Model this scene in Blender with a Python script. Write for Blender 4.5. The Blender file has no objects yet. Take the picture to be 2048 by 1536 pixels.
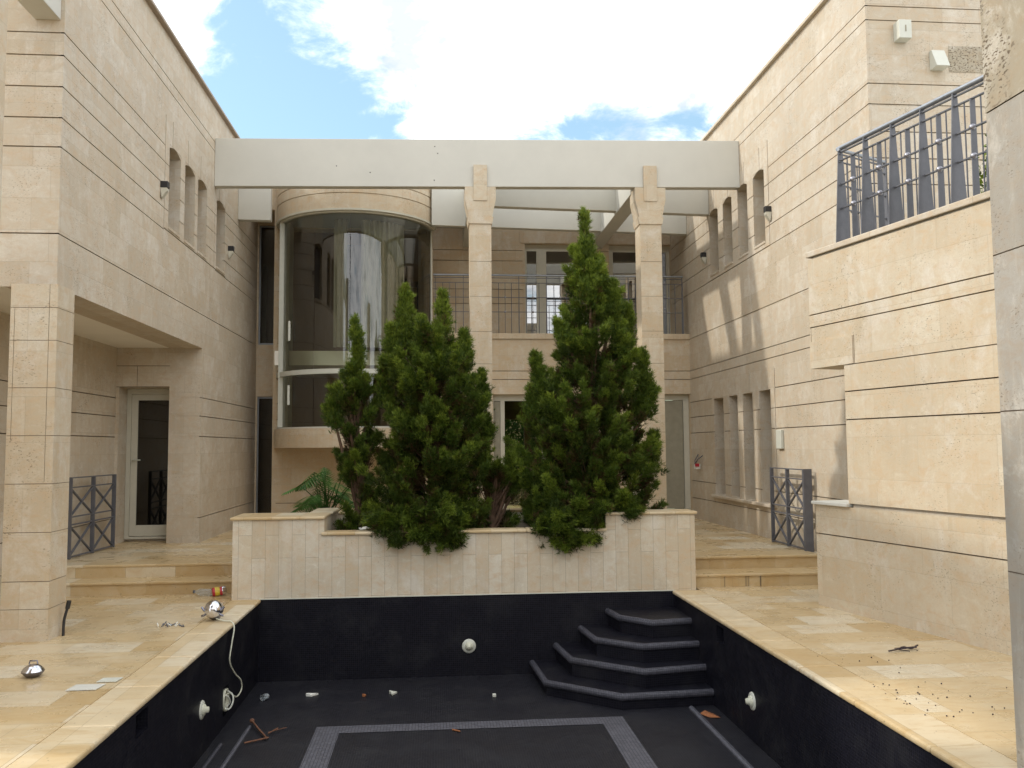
import bpy, math, random
import numpy as np
from mathutils import Vector, Matrix
random.seed(7)
sc = bpy.context.scene
col = sc.collection
rad = math.radians
# ------------------------------------------------------------------ camera
cam_d = bpy.data.cameras.new('camera'); cam = bpy.data.objects.new('camera', cam_d); col.objects.link(cam)
cam_d.sensor_width = 36; cam_d.lens = 30.66; cam_d.clip_start = .05; cam_d.clip_end = 2000
r_, u_, f_ = Vector((0.99630334, -0.08558735, -0.00737976)), Vector((0.00118931, -0.07215558, 0.99739268)), Vector((0.08589668, 0.99371443, 0.07178706))
cam.matrix_world = Matrix(((r_.x, u_.x, -f_.x, 0), (r_.y, u_.y, -f_.y, 0), (r_.z, u_.z, -f_.z, 1.8), (0, 0, 0, 1)))
sc.camera = cam
# ------------------------------------------------------------------ light
SUN = Vector((-1.25, .30, 1.0)).normalized()
ELEV = math.asin(SUN.z); AZ = math.atan2(SUN.x, SUN.y)
sc.view_settings.view_transform = 'Standard'; sc.view_settings.look = 'None'
sc.view_settings.gamma = 1; sc.view_settings.exposure = 0.52
sd = bpy.data.lights.new('sun', 'SUN'); sd.energy = 1.5; sd.angle = rad(2.0); sd.color = (1, .94, .84)
so = bpy.data.objects.new('sun', sd); col.objects.link(so); so.rotation_euler = (-SUN).to_track_quat('-Z', 'Y').to_euler()
so.location = (-20, 8, 25)

class NT:
    def __init__(s, tree): s.t = tree; s.n = tree.nodes; s.l = tree.links; s.n.clear()
    def set(s, sock, v):
        if isinstance(v, bpy.types.NodeSocket): s.l.new(v, sock)
        elif v is not None: sock.default_value = v
    def node(s, typ, props=None, ins=None):
        n = s.n.new(typ)
        for k, v in (props or {}).items(): setattr(n, k, v)
        for k, v in (ins or {}).items(): s.set(n.inputs[k], v)
        return n
    def m(s, op, a, b=None, c=None, clamp=False):
        n = s.node('ShaderNodeMath', {'operation': op, 'use_clamp': clamp})
        s.set(n.inputs[0], a); s.set(n.inputs[1], b); s.set(n.inputs[2], c)
        return n.outputs[0]
    def vm(s, op, a, b=None):
        n = s.node('ShaderNodeVectorMath', {'operation': op}); s.set(n.inputs[0], a); s.set(n.inputs[1], b)
        return n.outputs['Value'] if op in ('LENGTH', 'DISTANCE', 'DOT_PRODUCT') else n.outputs[0]
    def mix(s, f, a, b, mode='MIX'):
        n = s.node('ShaderNodeMix', {'data_type': 'RGBA', 'blend_type': mode})
        s.set(n.inputs[0], f); s.set(n.inputs[6], a); s.set(n.inputs[7], b)
        return n.outputs[2]
    def noise(s, vec, scale, detail=3, rough=.5, dist=0):
        return s.node('ShaderNodeTexNoise', {}, {'Vector': vec, 'Scale': scale, 'Detail': detail, 'Roughness': rough, 'Distortion': dist}).outputs[0]
    def sep(s, v): return s.node('ShaderNodeSeparateXYZ', {}, {0: v}).outputs
    def comb(s, x, y, z): return s.node('ShaderNodeCombineXYZ', {}, {0: x, 1: y, 2: z}).outputs[0]
    def ramp(s, f, stops, interp='LINEAR'):
        n = s.node('ShaderNodeValToRGB', {}, {0: f}); e = n.color_ramp.elements; n.color_ramp.interpolation = interp
        while len(e) < len(stops): e.new(.5)
        for i, (p, c) in enumerate(stops):
            e[i].position = p; e[i].color = (c, c, c, 1) if isinstance(c, (int, float)) else (*c, 1)
        return n.outputs[0]
    def rng(s, v, a, b, c=0, d=1, smooth=False):
        n = s.node('ShaderNodeMapRange', {'interpolation_type': 'SMOOTHSTEP' if smooth else 'LINEAR'}, {0: v, 1: a, 2: b, 3: c, 4: d}); return n.outputs[0]
# world: physical sky with a broken layer of cloud
w = bpy.data.worlds.new('World'); sc.world = w; w.use_nodes = True
N = NT(w.node_tree)
sky = N.node('ShaderNodeTexSky', {'sky_type': 'NISHITA', 'sun_disc': False, 'sun_elevation': ELEV, 'sun_rotation': AZ, 'air_density': 1.0, 'dust_density': 1.2, 'ozone_density': 1.0}).outputs[0]
g = N.vm('NORMALIZE', N.node('ShaderNodeTexCoord').outputs['Generated'])
sx, sy, sz = N.sep(g)
pl = N.comb(N.m('DIVIDE', sx, N.m('ADD', N.m('ABSOLUTE', sz), .25)), N.m('DIVIDE', sy, N.m('ADD', N.m('ABSOLUTE', sz), .25)), 0)
cl = N.m('ADD', N.m('ADD', N.m('MULTIPLY', N.noise(pl, 5.5, 12, .66, .5), 2.2), N.m('MULTIPLY', N.noise(pl, 19, 8, .6, .3), .8)), -.80)
cl = N.m('ADD', cl, N.rng(sy, .1, -.3, 0, .25))  # more cloud behind the camera, added to fill the camera-facing walls
for c, sc_, rr, amt in (((-.20, .91, .362), (1, 1, 1.4), .15, .95), ((-.12, .93, .350), (.9, 1, 1.5), .11, .8), ((-.19, .87, .437), (.8, 1, 2.6), .10, .32), ((-.27, .86, .41), (1, 1, 1.2), .10, -.45), ((.30, .86, .43), (1, 1, 1), .20, -.7), ((.27, .90, .352), (.55, .7, 2.4), .11, .75), ((.14, .93, .342), (.7, 1, 2.6), .09, .5), ((-.09, .89, .415), (1, 1, 2), .05, .25), ((.08, .9, .41), (.7, 1, 1), .2, -.3)):
    dlt = N.vm('MULTIPLY', N.vm('SUBTRACT', g, Vector(c).normalized()), sc_)
    cl = N.m('SUBTRACT', cl, N.m('MULTIPLY', N.rng(N.vm('LENGTH', dlt), rr, 0, 0, 1, True), amt))
mask = N.rng(cl, .18, 1.02, 0, 1, True)
ccol = N.mix(N.rng(N.noise(pl, 4.2, 8, .6, .4), .33, .52), (6.6, 7.0, 7.5, 1), (15.0, 15.0, 15.0, 1))
skyb = N.mix(1.0, N.vm('ADD', sky, (1.6, 2.1, 2.3)), (1.0, 1.12, 1.12, 1), 'MULTIPLY')
bg = N.node('ShaderNodeBackground', {}, {0: N.mix(mask, skyb, ccol), 1: .1})
N.l.new(bg.outputs[0], N.node('ShaderNodeOutputWorld').inputs[0])

# ------------------------------------------------------------------ materials
def newmat(name):
    m = bpy.data.materials.new(name); m.use_nodes = True; return m, NT(m.node_tree)
def finish(n, base, rough, bump=None, bs=.3, bd=.02, metal=0, spec=.5, extra=None):
    p = n.node('ShaderNodeBsdfPrincipled', {}, {'Base Color': base, 'Roughness': rough, 'Metallic': metal, 'Specular IOR Level': spec})
    if bump is not None:
        b = n.node('ShaderNodeBump', {}, {'Strength': bs, 'Distance': bd, 'Height': bump}); n.l.new(b.outputs[0], p.inputs['Normal'])
    for k, v in (extra or {}).items(): n.set(p.inputs[k], v)
    n.l.new(p.outputs[0], n.node('ShaderNodeOutputMaterial').inputs[0]); return p
def wallcoords(n):
    g = n.node('ShaderNodeNewGeometry'); x, y, z = n.sep(g.outputs['Position']); nx, ny, nz = n.sep(g.outputs['True Normal'])
    sel = n.m('GREATER_THAN', n.m('ABSOLUTE', nx), .6)
    u = n.m('ADD', n.m('MULTIPLY', sel, y), n.m('MULTIPLY', n.m('SUBTRACT', 1, sel), x))
    return u, z, g.outputs['Position']
def stone(name, A, B, Cc, pits=.75, psc=50, pth=.605, bw=.48, rh=.3225, off=.115, vert=False, joint=.22, rough=.72, stain=.25):
    m, n = newmat(name)
    u, z, pos = wallcoords(n)
    v = n.comb(n.m('SUBTRACT', z, off), u, 0) if vert else n.comb(u, n.m('SUBTRACT', z, off), 0)
    br = n.node('ShaderNodeTexBrick', {'offset': .37, 'offset_frequency': 2}, {'Vector': v, 'Color1': (0, 0, 0, 1), 'Color2': (1, 1, 1, 1), 'Mortar': (.5, .5, .5, 1), 'Scale': 1.0, 'Mortar Size': .0025, 'Mortar Smooth': .2, 'Bias': 0, 'Brick Width': bw, 'Row Height': rh})
    tone = n.ramp(br.outputs['Color'], [(0, A), (.5, B), (1, Cc)])
    big = n.noise(pos, .9, 5, .6)
    med = n.noise(n.vm('MULTIPLY', pos, (1, 1, 1.6)), 7, 6, .65, .6)
    fine = n.noise(pos, 60, 4, .7)
    c = n.mix(n.rng(big, .35, .65, 0, .6), tone, tuple(x * .80 for x in B) + (1,))
    c = n.mix(n.rng(med, .46, .68, 0, .75), c, (A[0] * 1.04, A[1] * .93, A[2] * .84, 1))
    c = n.mix(n.rng(med, .42, .2, 0, .6), c, (Cc[0] * 1.12, Cc[1] * 1.16, Cc[2] * 1.25, 1))
    # rain streaks and lime bloom with their own shape
    st = n.noise(n.vm('MULTIPLY', pos, (2.2, 2.2, .35)), 2.6, 5, .7)
    c = n.mix(n.rng(st, .52, .75, 0, stain), c, (B[0] * .62, B[1] * .58, B[2] * .55, 1))
    lime = n.noise(n.vm('MULTIPLY', pos, (1, 1, .8)), 2.1, 8, .75, .4)
    c = n.mix(n.rng(lime, .53, .64, 0, .5), c, (.70, .66, .59, 1))
    och = n.noise(n.vm('MULTIPLY', n.vm('ADD', pos, (3.3, 1.7, 9.1)), (1.6, 1.6, 1)), 2.7, 7, .75, .3)
    c = n.mix(n.rng(och, .58, .74, 0, .36), c, (.50, .355, .20, 1))
    wsh = n.noise(n.vm('MULTIPLY', pos, (5, 5, .6)), 2.0, 4, .6)
    c = n.mix(n.rng(wsh, .55, .72, 0, .30), c, (.64, .59, .50, 1))
    # travertine pits, clustered
    pn = n.noise(n.vm('MULTIPLY', pos, (1, 1, 1.9)), psc, 2, .5)
    clus = n.rng(n.noise(pos, 2.4, 3, .6), .46, .7, 0, 1)
    pit = n.m('MULTIPLY', n.rng(pn, pth, pth + .05), n.m('MULTIPLY', clus, pits), clamp=True)
    c = n.mix(pit, c, (.12, .085, .05, 1))
    c = n.mix(n.rng(fine, .38, .68, .0, .38), c, tuple(x * .8 for x in B) + (1,))
    c = n.mix(n.m('MULTIPLY', br.outputs['Fac'], joint), c, (.2, .155, .11, 1))
    h = n.m('SUBTRACT', n.m('ADD', n.m('MULTIPLY', fine, .3), n.m('MULTIPLY', med, .35)), n.m('ADD', pit, n.m('MULTIPLY', br.outputs['Fac'], .8)))
    finish(n, c, n.rng(med, .3, .7, rough - .1, rough + .1), h, .35, .012, spec=.35)
    return m
S_A, S_B, S_C = (.535, .452, .335), (.60, .52, .405), (.66, .595, .49)
M = {}
M['stone'] = stone('cladding_stone', S_A, S_B, S_C)
M['stone_bounce'] = stone('bounce_tinted_stone', (.57, .455, .305), (.63, .52, .37), (.67, .585, .445))  # cladding stone again, with warm bounced light put into its colour
M['stone_pit'] = stone('pitted_stone', (.56, .46, .32), (.62, .525, .385), (.66, .585, .455), pits=.8, psc=42, pth=.62, bw=.9, rh=.44)
M['stone_porous'] = stone('porous_stone', (.36, .31, .225), (.40, .345, .255), (.43, .38, .29), pits=3, psc=36, pth=.56, bw=3, rh=3)
M['stone_grey'] = stone('grey_pillar_stone', (.36, .325, .27), (.40, .37, .32), (.43, .40, .36), pits=.9, psc=45, bw=3, rh=.9, off=.18, stain=.35)
M['stone_vert'] = stone('planter_stone', (.58, .48, .34), (.67, .59, .455), (.72, .67, .56), pits=.5, bw=.74, rh=.158, off=.02, vert=True, joint=.55, stain=.5)
M['stone_plain'] = stone('plain_stone', S_A, S_B, S_C, pits=.3, bw=1.3, rh=4, off=1.1, joint=.4)
M['joint'] = None
def floor_stone(name, bw, rh, rough=.27, joint=.6, swap=False, drip=False):
    m, n = newmat(name)
    pos = n.node('ShaderNodeNewGeometry').outputs['Position']; x, y, z = n.sep(pos)
    v = n.comb(y, x, 0) if swap else n.comb(x, y, 0)
    br = n.node('ShaderNodeTexBrick', {'offset': .41}, {'Vector': v, 'Color1': (0, 0, 0, 1), 'Color2': (1, 1, 1, 1), 'Mortar': (.5, .5, .5, 1), 'Scale': 1.0, 'Mortar Size': .0025, 'Mortar Smooth': .3, 'Bias': 0, 'Brick Width': bw, 'Row Height': rh})
    tone = n.ramp(br.outputs['Color'], [(0, (.49, .35, .175)), (.3, (.575, .44, .25)), (.65, (.61, .49, .31)), (1, (.67, .59, .44))])
    vein = n.noise(n.vm('MULTIPLY', pos, (1, 3.2, 1)), 2.6, 7, .7, 1.6)
    c = n.mix(n.rng(vein, .48, .75, 0, .7), tone, (.46, .29, .11, 1))
    c = n.mix(n.rng(vein, .44, .25, 0, .6), c, (.60, .52, .38, 1))
    d = n.noise(pos, 1.2, 6, .7)
    c = n.mix(n.rng(d, .55, .8, 0, .45), c, (.36, .27, .16, 1))
    if drip: c = n.mix(n.m('MULTIPLY', n.m('MULTIPLY', n.rng(n.noise(n.comb(x, 0, 0), 11, 3, .6), .54, .62), n.m('MULTIPLY', n.m('GREATER_THAN', x, 3.62), n.m('LESS_THAN', x, 4.2))), n.m('LESS_THAN', z, .135)), c, (.035, .03, .03, 1))
    sp = n.noise(pos, 38, 2, .5)
    c = n.mix(n.rng(sp, .70, .76, 0, .7), c, (.1, .07, .04, 1))
    c = n.mix(n.m('MULTIPLY', br.outputs['Fac'], joint), c, (.24, .17, .09, 1))
    h = n.m('SUBTRACT', n.m('MULTIPLY', vein, .3), n.m('ADD', br.outputs['Fac'], n.rng(sp, .70, .76, 0, .6)))
    finish(n, c, n.rng(n.noise(pos, 3, 5, .6), .3, .7, rough - .12, rough + .2), h, .12, .004, spec=.5)
    return m
M['deck'] = floor_stone('deck_stone', .62, .41)
M['coping'] = floor_stone('coping_stone', .95, .33, .4, .5, True)
M['tread'] = floor_stone('tread_stone', .9, 3, .3, .35, drip=True)
def simple(name, c, rough=.5, metal=0, nz=.12, scale=8, bump=.1, spec=.5, extra=None):
    m, n = newmat(name); pos = n.node('ShaderNodeNewGeometry').outputs['Position']
    f = n.noise(pos, scale, 6, .65)
    cc = n.mix(n.rng(f, .3, .7, 0, 1), tuple(x * (1 - nz) for x in c) + (1,), tuple(min(1, x * (1 + nz)) for x in c) + (1,))
    finish(n, cc, n.rng(f, .3, .7, max(.02, rough - .08), rough + .08), n.noise(pos, scale * 9, 3) if bump else None, bump, .004, metal, spec, extra)
    return m
M['joint'] = simple('joint_mortar', (.19, .15, .11), .95, nz=.3, scale=6)
M['plaster'] = simple('cream_plaster', (.59, .58, .525), .85, nz=.05, scale=1.1, bump=.15)
M['ceiling'] = simple('soffit_plaster', (.84, .80, .72), .85, nz=.04, scale=1.5)
M['coat'] = simple('roof_edge_stone', (.40, .33, .27), .8, nz=.12)
M['metal'] = simple('grey_metal', (.115, .118, .135), .45, .05, nz=.15)
M['metal_l'] = simple('handrail_metal', (.30, .32, .35), .35, .5, nz=.1)
M['ball'] = simple('ball_metal', (.34, .34, .38), .3, .7, nz=.05)
M['alu'] = simple('window_frame_paint', (.56, .54, .45), .45, nz=.04)
M['dark'] = simple('dark_interior', (.055, .04, .03), .8, nz=.2, scale=2)
M['brown'] = simple('brown_interior', (.24, .16, .11), .8, nz=.12, scale=1.2)
M['shutter'] = simple('shutter_slats', (.30, .28, .21), .6, nz=.1)
M['black'] = simple('black_plastic', (.02, .02, .022), .4)
M['white'] = simple('white_plastic', (.60, .61, .54), .4, nz=.04)
M['chrome'] = simple('chrome', (.72, .72, .76), .12, 1, nz=.08, scale=25)
M['chrome_d'] = simple('dark_chrome', (.22, .22, .27), .2, 1, nz=.15, scale=25)
M['cable'] = simple('cable_sheath', (.62, .62, .50), .5, nz=.06)
M['rust'] = simple('rusty_steel', (.17, .075, .04), .8, nz=.5, scale=30)
M['soil'] = simple('soil', (.05, .035, .022), .95, nz=.5, scale=20, bump=.6)
M['bark'] = simple('bark', (.11, .065, .04), .9, nz=.4, scale=25, bump=.6)
M['paper'] = simple('paper', (.75, .75, .70), .7, nz=.08)
M['red'] = simple('red_plastic', (.5, .03, .05), .35, nz=.2, scale=60)
M['yellow'] = simple('yellow_plastic', (.65, .5, .05), .35, nz=.2, scale=60)
M['leaf_dry'] = simple('dry_leaf', (.30, .11, .04), .8, nz=.4, scale=40)
M['twig'] = simple('dark_twig', (.035, .02, .025), .8, nz=.4, scale=40)
M['plastic'] = simple('clear_plastic', (.8, .85, .88), .15, extra={'Transmission Weight': .85, 'IOR': 1.2})
M['earth'] = simple('dry_earth', (.20, .16, .10), .95, nz=.3, scale=.5, bump=.5)
def tile_mat(name, c1, c2, grout, t=.0235, rough=.42):
    m, n = newmat(name); g = n.node('ShaderNodeNewGeometry'); x, y, z = n.sep(g.outputs['Position']); nx, ny, nz = n.sep(g.outputs['True Normal'])
    ax = n.m('GREATER_THAN', n.m('ABSOLUTE', nx), .7); az = n.m('GREATER_THAN', n.m('ABSOLUTE', nz), .7)
    u = n.m('ADD', n.m('MULTIPLY', ax, y), n.m('MULTIPLY', n.m('SUBTRACT', 1, ax), x))
    v = n.m('ADD', n.m('MULTIPLY', az, y), n.m('MULTIPLY', n.m('SUBTRACT', 1, az), z))
    br = n.node('ShaderNodeTexBrick', {'offset': 0.0}, {'Vector': n.comb(u, v, 0), 'Color1': (*c1, 1), 'Color2': (*c2, 1), 'Mortar': (*grout, 1), 'Scale': 1.0, 'Mortar Size': t * .075, 'Mortar Smooth': .1, 'Bias': 0, 'Brick Width': t, 'Row Height': t})
    d = n.noise(g.outputs['Position'], 2.2, 6, .7)
    c = n.mix(n.rng(d, .5, .8, 0, .35), br.outputs['Color'], (.045, .045, .045, 1))
    finish(n, c, n.rng(d, .3, .7, rough - .1, rough + .22), n.m('SUBTRACT', 1, br.outputs['Fac']), .5, .002, spec=.2)
    return m
M['tile'] = tile_mat('dark_mosaic', (.006, .006, .009), (.012, .012, .017), (.04, .04, .048))
M['tile_wall'] = tile_mat('dark_wall_mosaic', (.003, .003, .006), (.007, .007, .012), (.016, .016, .024))
M['tile_band'] = tile_mat('grey_mosaic', (.10, .10, .12), (.14, .14, .165), (.03, .03, .035), .031)
M['tile_nose'] = tile_mat('nosing_mosaic', (.06, .06, .075), (.095, .095, .115), (.022, .022, .03))
def glass(name, tint, refl=.9, k=1.0, a0=.02):
    m, n = newmat(name)
    fr = n.node('ShaderNodeFresnel', {}, {'IOR': 1.5}).outputs[0]
    a = n.node('ShaderNodeBsdfTransparent', {}, {'Color': (*tint, 1)}); b = n.node('ShaderNodeBsdfGlossy', {}, {'Color': (refl, refl, refl, 1), 'Roughness': .01})
    mx = n.node('ShaderNodeMixShader', {}, {0: n.m('MULTIPLY_ADD', fr, k, a0, clamp=True)}); n.l.new(a.outputs[0], mx.inputs[1]); n.l.new(b.outputs[0], mx.inputs[2])
    n.l.new(mx.outputs[0], n.node('ShaderNodeOutputMaterial').inputs[0]); return m
M['glass'] = glass('clear_glass', (.80, .85, .74), .9, 1.0, .07)
M['glass_m'] = glass('mirror_tint_glass', (.3, .3, .3), .9, 1.5, .34)
M['glass_d'] = glass('tinted_glass', (.42, .42, .38), 1)

# ------------------------------------------------------------------ mesh helpers
class MB:
    def __init__(s): s.v = []; s.f = []; s.m = []; s.sm = []
    def face(s, pts, mi=0, sm=False):
        b = len(s.v); s.v += [tuple(p) for p in pts]; s.f.append(tuple(range(b, b + len(pts)))); s.m.append(mi); s.sm.append(sm)
    def add(s, vs, fs, mi=0, sm=False):
        b = len(s.v); s.v += [tuple(p) for p in vs]
        for f in fs: s.f.append(tuple(b + i for i in f)); s.m.append(mi); s.sm.append(sm)
    def box(s, x0, x1, y0, y1, z0, z1, mi=0, R=None, o=(0, 0, 0)):
        vs = [Vector((x, y, z)) for z in (z0, z1) for y in (y0, y1) for x in (x0, x1)]
        if R is not None: vs = [R @ v + Vector(o) for v in vs]
        s.add(vs, [(0, 2, 3, 1), (4, 5, 7, 6), (0, 1, 5, 4), (2, 6, 7, 3), (0, 4, 6, 2), (1, 3, 7, 5)], mi); return s
    def prism(s, poly, z0, z1, mi=0, T=None):
        n = len(poly); vs = [Vector((x, y, z0)) for x, y in poly] + [Vector((x, y, z1)) for x, y in poly]
        if T: vs = [T(v) for v in vs]
        s.add(vs, [tuple(reversed(range(n))), tuple(range(n, 2 * n))] + [(i, (i + 1) % n, n + (i + 1) % n, n + i) for i in range(n)], mi); return s
    def tube(s, pts, r, k=8, mi=0, sm=True, cap=True):
        pts = [Vector(p) for p in pts]; rr = r if isinstance(r, (list, tuple)) else [r] * len(pts); rings = []
        for i, p in enumerate(pts):
            t = (pts[min(i + 1, len(pts) - 1)] - pts[max(i - 1, 0)]).normalized()
            a = t.orthogonal().normalized() if i == 0 else (a - a.dot(t) * t).normalized()
            b = t.cross(a); rings.append([p + (a * math.cos(2 * math.pi * j / k) + b * math.sin(2 * math.pi * j / k)) * rr[i] for j in range(k)])
        fs = [(i * k + j, i * k + (j + 1) % k, (i + 1) * k + (j + 1) % k, (i + 1) * k + j) for i in range(len(pts) - 1) for j in range(k)]
        s.add([q for R_ in rings for q in R_], fs, mi, sm)
        if cap: s.face(rings[0][::-1], mi); s.face(rings[-1], mi)
        return s
    def lathe(s, prof, o, axis=(0, 0, 1), k=24, mi=0, sm=True):
        ax = Vector(axis).normalized(); a = ax.orthogonal().normalized(); b = ax.cross(a); o = Vector(o); vs = []
        for r, h in prof:
            for j in range(k): t = 2 * math.pi * j / k; vs.append(o + ax * h + (a * math.cos(t) + b * math.sin(t)) * r)
        s.add(vs, [(i * k + j, i * k + (j + 1) % k, (i + 1) * k + (j + 1) % k, (i + 1) * k + j) for i in range(len(prof) - 1) for j in range(k)], mi, sm); return s
    def ball(s, o, r, k=12, mi=0): return s.lathe([(r * math.sin(math.pi * i / 8) + 1e-5, -r * math.cos(math.pi * i / 8)) for i in range(9)], o, k=k, mi=mi)
    def build(s, name, mats, parent=None, bevel=0, org=None, seg=2):
        if not isinstance(mats, (list, tuple)): mats = [mats]
        me = bpy.data.meshes.new(name); V = np.array(s.v, dtype=float)
        if parent is None and org is None: lo, hi = V.min(0), V.max(0); org = ((lo[0] + hi[0]) / 2, (lo[1] + hi[1]) / 2, lo[2])
        if parent is not None: org = parent.get('_o', (0, 0, 0))
        V = V - np.array(org)
        me.from_pydata([tuple(v) for v in V], [], s.f)
        me.polygons.foreach_set('material_index', s.m); me.polygons.foreach_set('use_smooth', s.sm)
        mats = list(mats) + ([M['joint']] if len(mats) == 1 and max(s.m) == 1 else [])
        for m_ in mats: me.materials.append(m_)
        o = bpy.data.objects.new(name, me); col.objects.link(o)
        if parent is None: o.location = org
        else: o.parent = parent
        o['_o'] = tuple(float(q) for q in org)
        if bevel:
            b = o.modifiers.new('bevel', 'BEVEL'); b.width = bevel; b.segments = seg; b.limit_method = 'ANGLE'; b.angle_limit = rad(40)
            wl = o.modifiers.new('weld', 'WELD'); wl.merge_threshold = 1e-4
            o.modifiers.move(1, 0)
        return o
def tag(o, label, cat, group=None, kind=None):
    if label: o['label'] = label
    if cat: o['category'] = cat
    if group: o['group'] = group
    if kind: o['kind'] = kind
    return o
def thing(name, loc, label, cat, group=None):
    o = bpy.data.objects.new(name, None); col.objects.link(o); o.location = loc; o.empty_display_size = .2; o['_o'] = tuple(float(q) for q in loc)
    return tag(o, label, cat, group)
def relief(mb, O, U, Nn, u0, u1, v0, v1, regions, T=.3, mi=0, jm=1, rim=''):
    """stone face in the plane O+uU+vZ; regions (a,b,c,d,depth) are cut back along -N; depth None is an opening through thickness T"""
    O, U, Nn = Vector(O), Vector(U), Vector(Nn)
    us = sorted({round(min(max(q, u0), u1), 4) for r in regions for q in r[:2]} | {u0, u1}); vs = sorted({round(min(max(q, v0), v1), 4) for r in regions for q in r[2:4]} | {v0, v1})
    def P(u, v, d): return O + U * u + Vector((0, 0, v)) - Nn * d
    D = [[0] * (len(vs) - 1) for _ in us[:-1]]
    for i in range(len(us) - 1):
        for j in range(len(vs) - 1):
            cu, cv = (us[i] + us[i + 1]) / 2, (vs[j] + vs[j + 1]) / 2
            for r in regions:
                if r[0] < cu < r[1] and r[2] < cv < r[3]: D[i][j] = r[4]
    g = lambda i, j: D[i][j]; t = lambda d: T if d is None else d
    for i in range(len(us) - 1):
        for j in range(len(vs) - 1):
            d = g(i, j); a, b, c, e = us[i], us[i + 1], vs[j], vs[j + 1]
            if d is not None: mb.face([P(a, c, d), P(b, c, d), P(b, e, d), P(a, e, d)], jm if .004 < d < .06 else mi)
            if i + 1 < len(us) - 1 and t(g(i + 1, j)) != t(d): mb.face([P(b, c, t(d)), P(b, e, t(d)), P(b, e, t(g(i + 1, j))), P(b, c, t(g(i + 1, j)))], mi)
            if j + 1 < len(vs) - 1 and t(g(i, j + 1)) != t(d): mb.face([P(a, e, t(d)), P(b, e, t(d)), P(b, e, t(g(i, j + 1))), P(a, e, t(g(i, j + 1)))], mi)
    for k, (p, q) in zip('brtl', (((u0, v0), (u1, v0)), ((u1, v0), (u1, v1)), ((u1, v1), (u0, v1)), ((u0, v1), (u0, v0)))):
        if k in rim: mb.face([P(*p, 0), P(*q, 0), P(*q, T), P(*p, T)], mi)
    return mb
def groove(z, a, b, w=.0135, d=.03): return (a, b, z - w / 2, z + w / 2, d)
def vgroove(u, a, b, w=.022, d=.02): return (u - w / 2, u + w / 2, a, b, d)

# ------------------------------------------------------------------ the setting: ground, deck, terrace floors
PX0, PX1, PY1, PZ = -2.12, 2.94, 10.8, -.965
mb = MB(); mb.box(-600, 600, -600, 900, -1.9, -1.6); tag(mb.build('ground', M['earth']), None, None, kind='structure')
mb = MB()
mb.box(-14, PX0 - .33, -12, 11.99, -.25, 0); mb.box(PX1 + .33, 14, -12, 11.99, -.25, 0)
mb.box(PX0 - .33, PX1 + .33, -12, -6.33, -.25, 0)
tag(mb.build('deck', M['deck']), None, None, kind='structure')
mb = MB(); mb.box(-12, 12, 12.0, 24, -.2, .32)
mb.box(-12, -2.45, 11.7, 12.0, -.2, .318); mb.box(3.22, 12, 11.55, 12.0, -.2, .318)
tag(mb.build('terrace_floor', M['deck']), None, None, kind='structure')

# stone steps
def steps(x0, x1, ya, yb, label):
    t = thing('stone_steps', ((x0 + x1) / 2, ya, 0), label, 'steps', 'stone steps up from the pool deck')
    for k, (y, z) in enumerate(((ya, .165), (yb, .33))):
        MB().box(x0, x1, y, y + .5, z - .165, z - .037).build('riser', M['tread'], t)
        MB().box(x0 - .01, x1 + .005, y - .03, y + .52, z - .035, z + .001).build('tread', M['tread'], t, .012)
steps(-5.2, -2.44, 11.33, 11.72, 'two honey stone steps between the left porch pillar and the planter')
steps(3.24, 5.12, 11.0, 11.45, 'two stone steps with dark drip stains beside the right wall gate')

# ------------------------------------------------------------------ swimming pool
pool = thing('swimming_pool', (.41, 5, PZ), 'empty swimming pool lined with dark mosaic tiles in the middle of the deck', 'pool')
PYN = -6
mb = MB(); mb.box(PX0, PX1, PYN, PY1, PZ - .1, PZ); mb.build('pool_floor', M['tile'], pool)
mb = MB()
relief(mb, (PX1, 0, 0), (0, 1, 0), (-1, 0, 0), PYN, PY1, PZ, -.035, [(8.93, 9.15, -.26, -.09, .12)], .3)
relief(mb, (PX0, 0, 0), (0, 1, 0), (1, 0, 0), PYN, PY1, PZ, -.035, [(6.52, 6.78, -.24, -.08, .12), (9.08, 9.32, -.86, -.58, .1)], .3)
relief(mb, (0, PY1, 0), (1, 0, 0), (0, -1, 0), PX0, PX1, PZ, -.002, [], .3)
relief(mb, (0, PYN, 0), (1, 0, 0), (0, 1, 0), PX0, PX1, PZ, -.035, [], .3)
mb.build('pool_wall', M['tile_wall'], pool)
mb = MB()
for s_, x0, x1 in ((-1, PX0 - .33, PX0 + .025), (1, PX1 - .025, PX1 + .33)):
    y = -6.3
    while y < 10.85:
        y2 = min(y + .95, 11.0 if s_ > 0 else 11.31)
        if y2 - y < .2: break
        mb.box(x0, x1, y + .001, y2 - .001, -.04, .004); y = y2
        if y >= 10.9: break
mb.box(PX0 - .33, PX1 + .33, -6.36, -5.99, -.04, .004)
mb.build('coping', M['coping'], pool, .018, seg=3)
mb = MB(); MB().box(PX0, PX1, PY1 - .012, PY1 - .001, -.001, .01).build('grout_line', M['white'], pool); zb = PZ + .004
for a in ((-1.19, 1.89, 8.80, 9.02), (-1.19, -.95, 2.2, 8.797), (1.65, 1.89, 2.2, 8.797)): mb.face([(a[0], a[2], zb), (a[1], a[2], zb), (a[1], a[3], zb), (a[0], a[3], zb)])
mb.build('mosaic_band', M['tile_band'], pool)
for x, y1, wd in ((-1.86, 9.1, .035), (2.67, 9.22, .05)):
    mb = MB(); mb.tube([(x, y1, PZ), (x, 2, PZ)], wd * .6, 8); mb.build('floor_ridge', M['tile_band'], pool)
mb = MB(); mb.tube([(-2.02, 8.6, PZ), (-2.02, 2, PZ)], .018, 8); mb.build('floor_ridge', M['tile_nose'], pool)
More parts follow.
